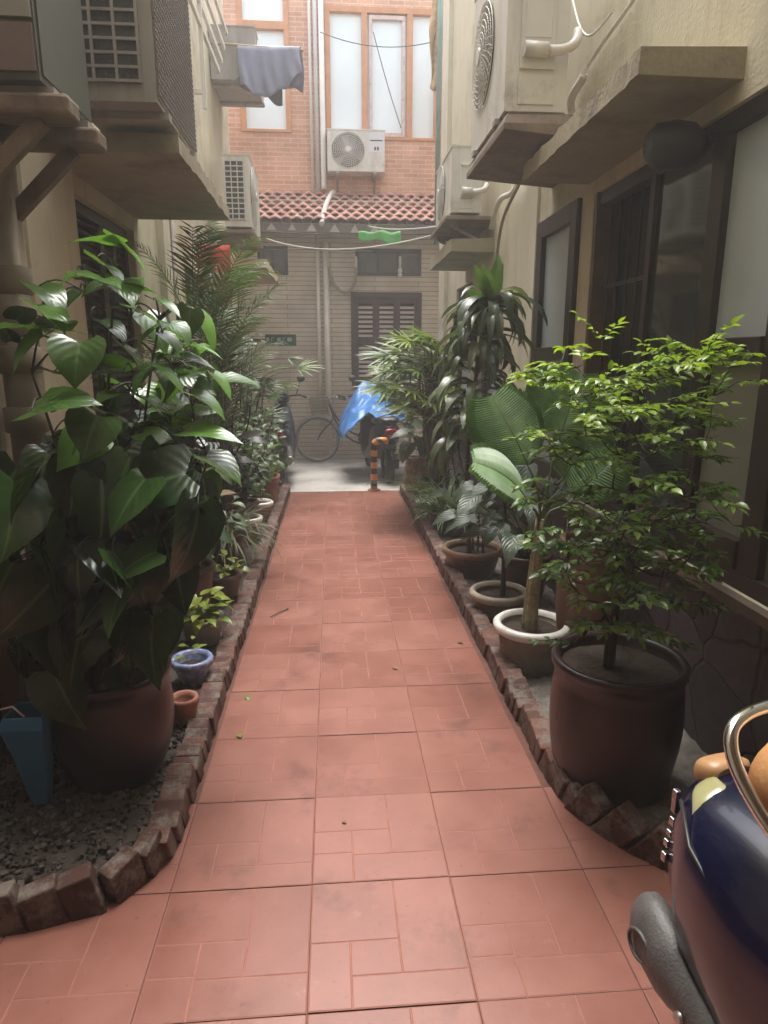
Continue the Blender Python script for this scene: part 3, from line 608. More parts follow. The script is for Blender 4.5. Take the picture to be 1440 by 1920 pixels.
# ------------------------------------------------------------------ outdoor air-conditioning units
def grille(mb, c, R, axu, axv, n, nrings=9, nsp=36, r=.0035):
    c = V(c); axu = V(axu); axv = V(axv); nn = V(n)
    for k in range(1, nrings+1):
        q = R*k/nrings; mb.tube([c + nn*(.018*(1-(k/nrings)**2)) + axu*(q*math.cos(2*PI*j/32)) + axv*(q*math.sin(2*PI*j/32)) for j in range(33)], r, 5, False)
    for j in range(nsp):
        a = 2*PI*j/nsp; p = []
        for k in range(5):
            q = R*(.15+.85*k/4); a2 = a+.35*(1-k/4); p.append(c + nn*(.018*(1-(q/R)**2)) + axu*(q*math.cos(a2)) + axv*(q*math.sin(a2)))
        mb.tube(p, r*.8, 4, False)
    mb.lathe_disc = None
def ac_unit(label, loc, rz, W=.82, D=.31, Hh=.58, body=None, pipes=True, side=True, meshfront=False, closed=False, group='air conditioner outdoor units on the walls'):
    """local axes: front looks to -Y, coil side at -X, valve side at +X, base at z = 0"""
    body = body or ac_white
    t = thing('air_conditioner', label, 'air conditioner', loc, rz, group)
    fx, fr_ = -W*.14, min(Hh, W*.72)*.43
    mb = MB()
    # casing with a round fan opening
    N = 40; zc = Hh*.52
    ring = [V((fx+fr_*math.cos(2*PI*j/N), -D/2, zc+fr_*math.sin(2*PI*j/N))) for j in range(N)]
    outer = []
    for j in range(N):
        a = 2*PI*j/N; ca, sa = math.cos(a), math.sin(a)
        tx = ((W/2-fx) if ca > 0 else (W/2+fx))/max(abs(ca), 1e-6); tz = ((Hh-zc) if sa > 0 else zc)/max(abs(sa), 1e-6); q = min(tx, tz)
        outer.append(V((fx+q*ca, -D/2, zc+q*sa)))
    for cxx, czz in ((W/2, Hh), (-W/2, Hh), (-W/2, 0), (W/2, 0)):
        j = min(range(N), key=lambda k: (outer[k]-V((cxx, -D/2, czz))).length); outer[j] = V((cxx, -D/2, czz))
    ri = [mb.vert(p) for p in ring]; ro = [mb.vert(p) for p in outer]; rb_ = [mb.vert(p+V((0, .12, 0))) for p in ring]
    for j in range(N):
        k = (j+1) % N; mb.face(ri[j], ri[k], ro[k], ro[j]); mb.face(ri[k], ri[j], rb_[j], rb_[k], flat=False)
    mb.face(*rb_)
    w2, d2 = W/2, D/2
    mb.quad((-w2, d2, 0), (w2, d2, 0), (w2, d2, Hh), (-w2, d2, Hh)); mb.quad((-w2, -d2, Hh), (w2, -d2, Hh), (w2, d2, Hh), (-w2, d2, Hh))
    mb.quad((-w2, -d2, 0), (w2, -d2, 0), (w2, d2, 0), (-w2, d2, 0)); mb.quad((w2, -d2, 0), (w2, d2, 0), (w2, d2, Hh), (w2, -d2, Hh)); mb.quad((-w2, -d2, 0), (-w2, d2, 0), (-w2, d2, Hh), (-w2, -d2, Hh))
    mb.box(-w2-.006, w2+.006, -d2-.006, d2+.006, Hh-.002, Hh+.014)
    b = obj('casing', mb, body, t, local=True)
    if not closed:
        g = MB(); grille(g, (fx, -D/2-.012, zc), fr_*1.02, (1, 0, 0), (0, 0, 1), (0, -1, 0))
        gl = obj('fan_grille', g, ac_white, t, local=True)
        g = MB(); g.tube([(fx, -D/2-.040, zc), (fx, -D/2-.028, zc)], [fr_*.16, fr_*.19], 20); obj('hub_cap', g, ac_white, gl, local=True)
        f = MB()
        for k in range(3):
            a = 2*PI*k/3
            f.grid(lambda u, v, a=a: V((fx+fr_*(.15+.78*v)*math.cos(a+u*1.5), -D/2+.05+.05*(u-.5), zc+fr_*(.15+.78*v)*math.sin(a+u*1.5))), 6, 4)
        f.tube([(fx, -D/2+.02, zc), (fx, -D/2+.1, zc)], fr_*.18, 16)
        obj('fan', f, grey_pl, t, local=True)
    else:
        g = MB(); g.box(-W/2+.02, W/2-.02, -D/2-.005, -D/2-.0005, .02, Hh-.02); obj('front_panel', g, body, t, local=True)
    for x in (-W*.33, W*.33): ft = MB(); ft.box(x-.03, x+.03, -d2-.02, d2+.02, -.03, -.001); obj('foot', ft, ac_grey, t, local=True)
    if side:      # coil guard on the camera-facing end, a grid of wires over dark fins
        c = MB(); y0, y1, z0, z1 = -d2+.055, d2-.02, .07, Hh-.05
        c.box(-w2-.003, -w2-.001, y0, y1, z0, z1); co = obj('coil', c, fin_m, t, local=True)
        c = MB(); nz = int((z1-z0)/.047)
        for k in range(nz+1): z = z0+(z1-z0)*k/nz; c.box(-w2-.014, -w2-.006, y0-.008, y1+.008, z-.005, z+.005)
        for k in range(4): y = y0+(y1-y0)*k/3; c.box(-w2-.017, -w2-.005, y-.005, y+.005, z0-.008, z1+.008)
        obj('coil_guard', c, body, t, local=True)
    if pipes:
        c = MB(); y0, y1 = -d2+.07, d2-.075
        c.box(w2+.001, w2+.016, y0, y1, Hh*.22, Hh*.76); c.box(w2+.016, w2+.02, y0+.02, y1-.02, Hh*.38, Hh*.69)
        cv = obj('valve_cover', c, ac_white, t, local=True, bevel=.006)
        c = MB(); c.box(w2+.02, w2+.036, y0+.005, y1-.005, Hh*.705, Hh*.725); obj('handle', c, white_pl, cv, local=True, bevel=.004)
        c = MB()
        c.box(w2+.001, w2+.007, y0-.005, y1+.01, .03, Hh*.20)
        obj('lower_cover', c, body, t, local=True, bevel=.004)
        c = MB(); c.tube([(w2+.045, y0+.01, Hh*.31), (w2+.045, 0.04, Hh*.305)], .034, 14); c.tube(bez((w2+.045, .04, Hh*.305), (w2+.06, d2-.02, Hh*.29), (w2+.06, d2+.03, Hh*.33), (w2-.03, d2+.05, Hh*.44)), .024, 12)
        obj('insulated_pipe', c, white_pl, t, local=True)
    return t
# left wall units (front looks to +X)
a = ac_unit('dark two-tone air conditioner on flat brackets, top left corner', (-1.02, 2.49, 2.33), PI/2, W=.44, D=.34, Hh=.75, body=ac_dark, pipes=False, side=False, closed=True)
mb = MB(); mb.box(-.232, -.2215, -.165, .168, .02, .145); obj('side_panel', mb, mat('pinkish_side_panel', (0.17, 0.12, 0.11), 0.6, 0.15, 5), a, local=True)
mb = MB(); mb.box(-.232, -.2215, -.165, .168, .16, .74); obj('side_panel', mb, mat('light_grey_side_panel', (0.28, 0.27, 0.25), 0.5, 0.1, 5), a, local=True)
a = ac_unit('tall air conditioner with gridded side, standing on the left concrete slab', (-.85, 3.40, 2.522), PI/2, W=.80, D=.34, Hh=.95, body=ac_grey, pipes=False, closed=True)
mb = MB()   # perforated front sheet
for i in range(33):
    for j in range(40): mb.box(-.39+i*.023, -.39+i*.023+.014, -.181, -.176, .03+j*.0225, .03+j*.0225+.013)
obj('front_mesh', mb, mat('perforated_sheet', (0.20, 0.18, 0.165), 0.55, 0.1, 5), a, local=True)
ac_unit('small white air conditioner with slatted side above the red cloth, left wall', (-.925, 7.72, 2.83), PI/2, W=.9, D=.26, Hh=.66, pipes=False)
ac_unit('plain grey air conditioner high up behind the hanging laundry', (-1.00, 8.45, 4.44), PI/2, W=.8, D=.48, Hh=.50, body=ac_grey, pipes=False, side=False)
# right wall units (front looks to -X)
ac_unit('large air conditioner with curved white pipe, above the chipped slab', (1.055, 4.10, 2.757), -PI/2, W=.82, D=.32, Hh=.86, side=False)
ac_unit('pale air conditioner with wavy white pipes beyond the larger one, right wall', (1.18, 6.55, 2.765), -PI/2, W=.86, D=.26, Hh=.52, side=False)
ac_unit('white air conditioner facing us on the orange brick wall', (.39, 10.50, 4.15), 0, W=.82, D=.28, Hh=.535, pipes=False, side=False)
# brand panel marks on that unit's front: small dark sticker
def label_on_far_ac():
    t = [o for o in col.objects if o.get('label', '').startswith('white air conditioner facing us')][0]
    mb = MB(); mb.box(.20, .38, -.1432, -.1412, .40, .415); mb.box(.26, .285, -.1432, -.1412, .28, .325); mb.box(.30, .325, -.1432, -.1412, .28, .325); obj('badge', mb, black_pl, t, local=True)
    mb = MB(); mb.box(.18, .40, -.1412, -.1402, .26, .52); obj('front_label', mb, mat('energy_label', (0.66, 0.65, 0.68), 0.4, 0.03), t, local=True)
label_on_far_ac()
# supports
def bracket(y, tip, z, label, grp='flat brackets under the dark air conditioner'):
    t = thing('wall_bracket', label, 'bracket', (XL, y, z), 0, grp)
    mb = MB(); mb.box(XL, tip, y-.055, y+.055, z-.062, z-.002); obj('arm', mb, rust_wood, t, bevel=.012)
    mb = MB(); mb.bar((tip-.10, y, z-.064), (XL+.005, y, z-.40), .035, .05); obj('strut', mb, rust_wood, t)
    mb = MB(); mb.box(XL, XL+.02, y-.06, y+.06, z-.47, z-.064); obj('wall_plate', mb, rust_wood, t)
bracket(2.32, -.775, 2.30, 'nearer flat wall bracket with diagonal strut under dark air conditioner')
bracket(2.62, -.79, 2.30, 'farther flat wall bracket, its strut crossing the pale wall')
def shelf(loc, x0, x1, y0, y1, z0, z1, label):
    t = thing('wall_shelf', label, 'shelf', loc, 0, 'shelves carrying air conditioners')
    mb = MB(); mb.box(x0, x1, y0, y1, z1-.035, z1); obj('board', mb, rust_wood, t, bevel=.006)
    for y in (y0+.12, y1-.12):
        mb = MB(); xw = XR if x1 > 0 else XL; xo = x0+.05 if x1 > 0 else x1-.05
        mb.box(min(xo, xw), max(xo, xw), y-.02, y+.02, z1-.075, z1-.037); mb.bar((xo, y, z1-.06), (xw, y, z0-.13), .03)
        obj('bracket', mb, rust_wood, t)
mb = MB()
def soffit_box(loc, x0, x1, y0, y1, z0, z1, label):
    t = thing('wall_shelf', label, 'shelf', loc, 0, 'shelves carrying air conditioners')
    mb = MB(); ids = [mb.vert(p) for p in ((x0+.02, y0+.02, z1), (x1, y0+.02, z1), (x1, y1, z1), (x0+.02, y1, z1), (x0, y0, z1-.05), (x1, y0, z1-.05), (x1, y1, z1-.05), (x0, y1, z1-.05), (x0, y0+.0, z1-.08), (x1, y0+.0, z0), (x1, y1, z0), (x0, y1, z1-.08))]
    for f in ((0, 1, 2, 3), (0, 1, 5, 4), (3, 0, 4, 7), (4, 5, 9, 8), (7, 4, 8, 11), (8, 9, 10, 11), (2, 3, 7, 6), (6, 7, 11, 10)): mb.face(*[ids[k] for k in f])
    obj('board', mb, rust_wood, t, bevel=.004)
soffit_box((XR, 4.1, 2.6), .875, XR, 3.60, 4.55, 2.60, 2.725, 'weathered wedge shelf carrying the large air conditioner')
shelf((XR, 6.55, 2.7), 1.0, XR, 6.08, 7.02, 2.62, 2.733, 'dark board shelf under the farther pale air conditioner, right wall')
shelf((XL, 7.72, 2.7), XL, -.77, 7.24, 8.2, 2.60, 2.798, 'board shelf under the small slatted air conditioner, left wall')
t = thing('wall_bracket', 'orange-brown angle bracket under the white unit on the brick wall', 'bracket', (.39, UY, 4.1))
for x in (.12, .66): mb = MB(); mb.box(x-.02, x+.02, 10.33, UY, 4.08, 4.118); mb.bar((x, 10.36, 4.09), (x, UY, 3.9), .03); obj('arm', mb, rust_wood, t)
# ------------------------------------------------------------------ pipes, cables
def pipe(name, label, cat, pts, r, m, group=None, n=10, collars=()):
    mb = MB(); mb.tube(pts, r, n)
    if not collars:
        o = obj(name, mb, m, loc=tuple(pts[0])); return tag(o, label, cat, group)
    t = thing(name, label, cat, tuple(pts[0]), 0, group); obj('tube', mb, m, t)
    for p in collars:
        mb = MB(); rr = r if not isinstance(r, (list, tuple)) else max(r); mb.tube([V(p)-V((0, 0, .05)), V(p)-V((0, 0, .045)), V(p)+V((0, 0, .045)), V(p)+V((0, 0, .05))], [rr*1.05, rr*1.22, rr*1.22, rr*1.05], 14); obj('collar', mb, m, t)
    return t
pipe('drain_pipe', 'thick old drain pipe with collars on the left wall, nearer of two', 'pipe', [(-1.17, 2.30, 0.05), (-1.17, 2.30, 2.27)], .055, pvc_old, 'old drain pipes on the left wall', 16, [(-1.17, 2.30, 1.72), (-1.17, 2.30, 1.45)])
pipe('drain_pipe', 'thick old drain pipe with bulky coupling beside the vine, farther of two', 'pipe', [(-1.16, 2.62, 0.05), (-1.16, 2.62, 2.6)], .062, pvc_old, 'old drain pipes on the left wall', 16, [(-1.16, 2.62, 1.80), (-1.16, 2.62, 1.66), (-1.16, 2.62, 1.52), (-1.16, 2.62, 1.30)])
pipe('drain_pipe', 'thin dark pipe up the left wall beside the palm', 'pipe', [(-1.20, 5.5, 0.1), (-1.20, 5.5, 2.9)], .022, pvc_old)
yp = UY-.07
def fx(px, py, y): return aty(px, py, y)
# cluster of white pipes on the brick wall between the windows
for k, (px, r, mt, lab) in enumerate(((586, .022, 'w', 'thin white pipe up the brick wall, left of the bundle'), (596, .030, 'g', 'grey-white pipe up the brick wall, middle of the bundle'), (607, .040, 'w', 'thickest white pipe up the brick wall, right of the bundle'))):
    p = fx(px, 330, yp); zb = 3.75 if k != 2 else 3.86
    pts = [(p.x, yp, 8.3), (p.x, yp, zb)]
    if k == 2: pts = [(p.x, yp, 8.3), (p.x, yp, 4.0), (p.x, yp, 3.95)]
    pipe('downpipe', lab, 'pipe', pts, r, white_pl if mt == 'w' else mat('greyish_pvc', (0.56, 0.54, 0.52), 0.5, 0.1, 5), 'bundle of white pipes on the brick wall', 10)
p0 = fx(626, 362, 10.45); p1 = fx(603, 420, 9.80)
pipe('downpipe', 'bent white pipe crossing the tiled roof strip', 'pipe', bez((p0.x, 10.58, p0.z+.04), (p0.x-.05, 10.4, p0.z), (p1.x+.02, 10.1, p1.z+.25), (p1.x, 9.80, p1.z), 14), .035, white_pl)
for px, r, y0, y1, lab in ((598, .028, 425, 800, 'slim cream pipe down the tiled wall'), (613, .042, 455, 870, 'wider cream pipe down the tiled wall beside the bicycle')):
    a = fx(px-4 if px == 598 else px-3, y0, FY-.05); b = fx(px, y1, FY-.05)
    pipe('downpipe', lab, 'pipe', [(a.x, FY-.05, a.z), (a.x, FY-.05, max(.02, b.z))], r, mat('cream_pvc', (0.66, 0.60, 0.51), 0.5, 0.12, 4) if 'cream_pvc' not in MATS else MATS['cream_pvc'], 'cream pipes on the tiled wall', 12)
a = fx(617, 500, FY-.08); b = fx(640, 548, FY-.08); c = fx(668, 512, FY-.08); d = fx(668, 486, FY-.08)
pipe('pipe_loop', 'grey flexible hose looping below the dark transom window', 'hose', bez(a, a+V((.02, 0, -.35)), c+V((-.05, 0, -.45)), c)+[d], .022, pvc_old)
for px, lab in ((667, 'white tube light fitting left of the transom window'), (750, 'white drop pendant fitting right of the transom window')):
    t_ = fx(px, 485, FY-.10); 
    mb = MB(); mb.tube([(t_.x, FY-.1, t_.z+.03), (t_.x, FY-.1, t_.z-.13)], .02, 10); mb.tube([(t_.x, FY-.1, t_.z+.02), (t_.x, FY+.01, t_.z+.05)], .008, 6)
    if px == 750: mb.lathe((t_.x, FY-.1, t_.z-.26), [(.005, 0), (.03, .015), (.035, .04), (.018, .062), (.03, .075), (.035, .1), (.02, .13), (.005, .135)], 14)
    tag(obj('wall_fitting', mb, white_pl, loc=(t_.x, FY-.1, t_.z)), lab, 'fitting')
a = fx(826, 0, 9.6); pipe('downpipe', 'teal green pipe beside the right-hand wall corner', 'pipe', [(a.x, 9.6, 8), (a.x, 9.6, 3.05)], .035, mat('teal_pipe', (0.16, 0.26, 0.22), 0.5, 0.15, 4))
# overhead cables
cab = [((500, 448), (655, 467), (850, 430), 9.2, 'looping pale cable under the tiled eaves'), ((480, 432), (640, 440), (830, 437), 9.5, 'thin grey cable along the eaves board'),
       ((690, 424), (760, 430), (860, 418), 9.3, 'white cable running to the right-hand units'), ((600, 60), (720, 88), (840, 70), 9.9, 'thin cable strung across the upper windows'),
       ((500, 470), (600, 468), (700, 472), 9.7, 'black cable in front of the tiled wall'), ((700, 60), (724, 150), (752, 240), 10.3, 'thin dark wire slanting over the inner sash')]
for (a, b, c, y, lab) in cab:
    A, B, C = aty(*a, y), aty(*b, y), aty(*c, y); q = B*2-(A+C)*.5
    pts = [A*(1-t)**2+q*2*t*(1-t)+C*t*t for t in [k/16 for k in range(17)]]
    pipe('cable', lab, 'cable', pts, .009 if 'pale' in lab or 'white' in lab else .006, mat('pale_cable', (0.5, 0.47, 0.42), 0.6, 0.1) if 'pale_cable' not in MATS else (MATS['pale_cable'] if ('pale' in lab or 'white' in lab) else black_pl), 'cables strung across the lane', 6)
mb = MB(); q = [aty(*p, 9.35) for p in ((672, 434), (751, 434), (753, 457), (672, 452))]
mb.grid(lambda u, v: q[0].lerp(q[1], u).lerp(q[3].lerp(q[2], u), v) + V((0, .03*math.sin(u*9), .012*math.sin(u*14+v*2)+.02*v*math.sin(u*5))), 24, 4)
o = tag(obj('awning_strip', mb, mat('bright_green_sheet', (0.10, 0.44, 0.11), 0.5, 0.15, 9), loc=tuple(q[0])), 'bright green sheet strip hanging under the tiled eaves', 'sheet')
o.modifiers.new('thick', 'SOLIDIFY').thickness = .006
# cables around the units on the right wall
rng = [((1.40, 4.85, 3.3), (1.30, 4.9, 2.2), (1.38, 5.6, 3.1), (1.36, 5.9, 2.6)), ((1.38, 5.0, 3.6), (1.2, 5.2, 2.9), (1.3, 5.6, 2.9), (1.40, 5.95, 3.2)), ((1.41, 4.9, 2.9), (1.25, 5.1, 2.5), (1.35, 5.5, 2.7), (1.41, 5.9, 2.3))]
for k, q in enumerate(rng):
    pipe('cable', ('loose white hose between the two right-hand units', 'dark cable tangle behind the large right-hand unit', 'grey cable drooping beside the large unit shelf')[k], 'cable', bez(*q), (.022, .013, .013)[k], (white_pl, black_pl, pvc_old)[k])
A = atx(1075, 165, XR-.03); B = atx(1195, -10, XR-.03)
pipe('cable', 'white conduit slanting up the right wall above the chipped slab', 'cable', [A, A.lerp(B, .5)+V((0, 0, .01)), B], .010, white_pl)
A = atx(1070, -20, XR-.05); B = atx(1092, 75, XR-.05); C = atx(1150, 20, XR-.05)
pipe('cable', 'white cable loop hanging at the top right of the large unit', 'cable', bez(A, B+V((0, 0, -.05)), B+V((0, -.1, -.06)), C), .007, white_pl)
A = atx(1072, 210, XR-.04); B = atx(1095, 140, XR-.04)
pipe('pipe_loop', 'white hooked pipe end behind the large unit', 'pipe', bez(A, A+V((-.02, .05, .12)), B+V((0, 0, -.05)), B), .022, white_pl)
# white drying bars on the left wall
t = thing('drying_rack', 'white slatted drying bars fixed high on the left wall', 'drying rack', (XL, 4.4, 3.4))
rk = [(atx(350, 0, -.95), atx(408, 135, -.95))]
for k in range(4):
    a = atx(352+k*17, -14+k*3, -.92); b = atx(392+k*6, 118-k*22, -.92); mb = MB(); mb.bar((-.92, a.y, a.z), (-.92, b.y+.5, a.z), .022, .04); obj('bar', mb, white_pl, t)
    bz_ = a.z
for y in (4.4, 5.6): mb = MB(); mb.box(-.935, -.905, y-.012, y+.012, 3.35, 4.15); mb.box(XL, -.935, y-.012, y+.012, 4.1, 4.13); mb.box(XL, -.935, y-.012, y+.012, 3.45, 3.48); obj('bracket', mb, white_pl, t)
# laundry on a pole
pz = 4.74
pipe('clothes_pole', 'bamboo pole across the gap holding the grey laundry', 'pole', [(-1.25, 8.0, pz+.02), (-.25, 8.0, pz-.02)], .014, mat('bamboo', (0.36, 0.28, 0.16), 0.6, 0.2, 10))
def cloth(u, v):
    x = -.93+.66*u; drop = (.36+.16*math.sin(u*3.4+.3)) if v > .5 else .30+.10*u
    s_ = abs(v-.5)*2; sg = 1 if v > .5 else -1
    return V((x+.02*math.sin(v*7), 8.0 + (-sg)*(.022+.05*s_) + (.03*math.sin(u*15+v*3)+.016*math.sin(u*34-v*5))*s_, pz+.022-drop*s_ - .03*(1-s_)*abs(math.sin(u*3))*0 + .012*math.sin(u*23)*s_))
mb = MB(); mb.grid(cloth, 40, 24)
o = tag(obj('laundry', mb, mat('blue_grey_cloth', (0.20, 0.21, 0.28), 0.9, 0.2, 3, 0.2, 60), loc=(-.6, 8, pz)), 'grey-blue cloth hung to dry over the pole, upper left', 'laundry'); o.modifiers.new('thick', 'SOLIDIFY').thickness = .004
mb = MB(); mb.grid(lambda u, v: V((-.99+.50*u, 8.07+.03*math.sin(u*12+v*4)*v, pz-.02-(.30+.20*u)*v-.03*math.sin(u*9)*v)), 30, 14)
o = tag(obj('laundry', mb, mat('dark_grey_cloth', (0.15, 0.145, 0.16), 0.9, 0.2, 3, 0.2, 60), loc=(-.75, 8.07, pz)), 'darker grey cloth drooping behind the blue-grey laundry', 'laundry'); o.modifiers.new('thick', 'SOLIDIFY').thickness = .004
a = fx(815, 60, 9.7)
mb = MB(); mb.grid(lambda u, v: V((a.x-.05+.10*u+.02*math.sin(v*9), 9.7+.03*math.sin(u*6+v*8), a.z+.5-1.15*v-.05*math.sin(u*3))), 6, 24)
o = tag(obj('hanging_cloth', mb, mat('ochre_cloth', (0.40, 0.26, 0.12), 0.9, 0.35, 14, 0.4, 40), loc=tuple(a)), 'ochre strip of cloth hanging by the teal pipe', 'cloth'); o.modifiers.new('thick', 'SOLIDIFY').thickness = .02
# red cloth and green plate on the left
mb = MB(); 
mb.grid(lambda u, v: V((-1.20+.30*u, 6.4+.03*math.sin(u*8)+.02*v, 2.52-.44*v+.02*math.sin(u*6)*v)), 20, 8)
o = tag(obj('banner', mb, mat('red_banner_cloth', (0.50, 0.055, 0.035), 0.8, 0.2, 5), loc=(-1.05, 6.4, 2.3)), 'red cloth banner by the left wall behind palm fronds', 'banner'); o.modifiers.new('thick', 'SOLIDIFY').thickness = .006
t = thing('street_plate', 'dark green plate with pale lettering at the end of the left wall', 'plate', (-.75, 8.9, 1.8))
pa, pb_ = aty(497, 627, 8.9), aty(556, 649, 8.9)
mb = MB(); mb.box(pa.x, pb_.x, 8.89, 8.91, pb_.z, pa.z); mb.box(XL, pa.x, 8.895, 8.91, (pa.z+pb_.z)/2-.02, (pa.z+pb_.z)/2+.02); obj('plate', mb, mat('green_enamel', (0.035, 0.085, 0.055), 0.4, 0.1), t)
mb = MB()
for k, (px, w) in enumerate(((502, 6), (511, 5), (523, 7), (533, 6), (543, 9))):
    q = aty(px, 637, 8.885); ww = w*.0066; hh = .05
    mb.box(q.x-ww/2, q.x+ww/2, 8.882, 8.8885, q.z-.02, q.z+.028) if k % 2 == 0 else (mb.box(q.x-ww/2, q.x-ww/2+.01, 8.882, 8.8885, q.z-.02, q.z+.028), mb.box(q.x-ww/2, q.x+ww/2, 8.882, 8.8883, q.z+.018, q.z+.028))
obj('lettering', mb, mat('pale_lettering', (0.35, 0.40, 0.34), 0.5, 0.1), t)
# black rounded fitting and jar under the right slab
t = thing('hanging_lamp', 'black rounded fitting hanging under the chipped right-hand slab', 'lamp', (1.30, 2.72, 2.42))
mb = MB(); mb.tube([(1.205, 2.66, 2.30), (1.21, 2.66, 2.30), (1.235, 2.66, 2.305), (1.30, 2.66, 2.31), (1.36, 2.66, 2.31), (1.41, 2.66, 2.31)], [.02, .055, .078, .086, .08, .05], 24); obj('housing', mb, black_pl, t)
mb = MB(); mb.tube([(1.40, 2.66, 2.33), (1.462, 2.66, 2.34)], .03, 12); obj('mount', mb, black_pl, t)
# ------------------------------------------------------------------ vehicles
def torus(mb, c, R, r, axis='x', n=40, m=12, sq=1.0):
    c = V(c); ids = []
    for i in range(n):
        a = 2*PI*i/n; row = []
        for j in range(m):
            b = 2*PI*j/m; q = R+r*math.cos(b); w = r*math.sin(b)*sq
            row.append(mb.vert(c + (V((w, q*math.cos(a), q*math.sin(a))) if axis == 'x' else V((q*math.cos(a), w, q*math.sin(a))))))
        ids.append(row)
    for i in range(n):
        for j in range(m): mb.face(ids[i][j], ids[(i+1) % n][j], ids[(i+1) % n][(j+1) % m], ids[i][(j+1) % m], flat=False)
def loft(mb, secs, n=20, e=0.62, cap=True):
    """secs: (y, xc, half width, z0, z1) with super-elliptic sections across x-z"""
    rings = []
    for (y, xc, hw, z0, z1) in secs:
        ring = []
        for j in range(n):
            a = 2*PI*j/n; c, s_ = math.cos(a), math.sin(a)
            ring.append(mb.vert((xc+hw*math.copysign(abs(c)**e, c), y, (z0+z1)/2+(z1-z0)/2*math.copysign(abs(s_)**e, s_))))
        rings.append(ring)
    for a, b in zip(rings, rings[1:]):
        for j in range(n): mb.face(a[j], a[(j+1) % n], b[(j+1) % n], b[j], flat=False)
    if cap: mb.face(*rings[0][::-1]); mb.face(*rings[-1])
def motor_scooter(label, loc, rz, paint, group=None):
    """local: rear wheel near y = 0.25, front at y = 1.7, ground z = 0"""
    t = thing('motor_scooter', label, 'motor scooter', loc, rz, group)
    mb = MB(); loft(mb, [(.0, 0, .04, .62, .72), (.08, 0, .12, .50, .76), (.3, 0, .16, .42, .76), (.6, 0, .17, .30, .70), (.82, 0, .15, .22, .45), (1.1, 0, .17, .18, .30), (1.25, 0, .18, .2, .5), (1.33, 0, .17, .3, .8), (1.40, 0, .12, .55, .95), (1.44, 0, .06, .7, .98)]); obj('body', mb, paint, t, local=True)
    mb = MB(); loft(mb, [(.02, 0, .06, .74, .80), (.1, 0, .12, .75, .83), (.4, 0, .15, .74, .82), (.72, 0, .12, .70, .79), (.82, 0, .07, .68, .75)]); obj('seat', mb, black_pl, t, local=True)
    for y, in ((.22,), (1.52,)):
        mb = MB(); torus(mb, (0, y, .245), .19, .055); w = obj('wheel', mb, rubber, t, local=True)
        mb = MB(); torus(mb, (0, y, .245), .135, .018); mb.tube([(-.04, y, .245), (.04, y, .245)], .05, 14)
        for k in range(5): mb.bar((0, y, .245), (0, y+.13*math.cos(k*1.257), .245+.13*math.sin(k*1.257)), .03, .02)
        obj('rim', mb, grey_pl, w, local=True)
    mb = MB(); loft(mb, [(1.3, 0, .04, .42, .5), (1.45, 0, .075, .42, .53), (1.6, 0, .075, .40, .52), (1.75, 0, .05, .30, .40)]); obj('fender', mb, paint, t, local=True)
    mb = MB(); loft(mb, [(-.02, 0, .05, .40, .46), (.1, 0, .09, .42, .52), (.25, 0, .09, .44, .54)]); mb.tube([(0, .0, .44), (0, -.12, .30)], .012, 6); mb.box(-.07, .07, -.13, -.12, .22, .34); obj('mudguard', mb, black_pl, t, local=True)
    mb = MB(); mb.tube([(0, 1.42, .55), (0, 1.36, 1.02)], .03, 10); mb.tube([(-.34, 1.24, 1.02), (-.25, 1.32, 1.05), (0, 1.36, 1.03), (.25, 1.32, 1.05), (.34, 1.24, 1.02)], .016, 8); obj('handlebar', mb, black_pl, t, local=True)
    mb = MB(); loft(mb, [(1.28, 0, .08, .97, 1.07), (1.36, 0, .11, .93, 1.09), (1.46, 0, .07, .93, 1.05)]); obj('headlight', mb, paint, t, local=True)
    for s_ in (-1, 1):
        mb = MB(); mb.tube([(s_*.2, 1.33, 1.05), (s_*.26, 1.32, 1.22)], .006, 6); mb.lathe((s_*.27, 1.32, 1.22), [(.01, 0), (.05, .02), (.055, .05), (.04, .075), (.01, .085)], 12, 1.1, .4); obj('mirror', mb, black_pl, t, local=True)
    mb = MB(); mb.tube([(.13, .05, .34), (.13, .12, .33), (.13, .5, .26), (.1, .7, .2)], [.045, .055, .05, .02], 14); obj('muffler', mb, steel, t, local=True)
    mb = MB(); loft(mb, [(-.02, 0, .06, .62, .68), (.0, 0, .08, .60, .70), (.03, 0, .08, .6, .7)]); obj('tail_light', mb, mat('red_lens', (0.25, 0.015, 0.01), 0.2, 0.1) if 'red_lens' not in MATS else MATS['red_lens'], t, local=True)
    return t
navy_dull = mat('dull_navy_paint', (0.020, 0.022, 0.032), 0.35, 0.2, 5, coat=0.5)
grp = 'motor scooters in the lane'
motor_scooter('dark motor scooter behind terracotta pots where the left bed ends', (-.66, 7.86, 0), .03, navy_dull, grp)
motor_scooter('motor scooter under the blue tarp behind the striped post', (.70, 8.02, 0), .12, navy_dull, grp)
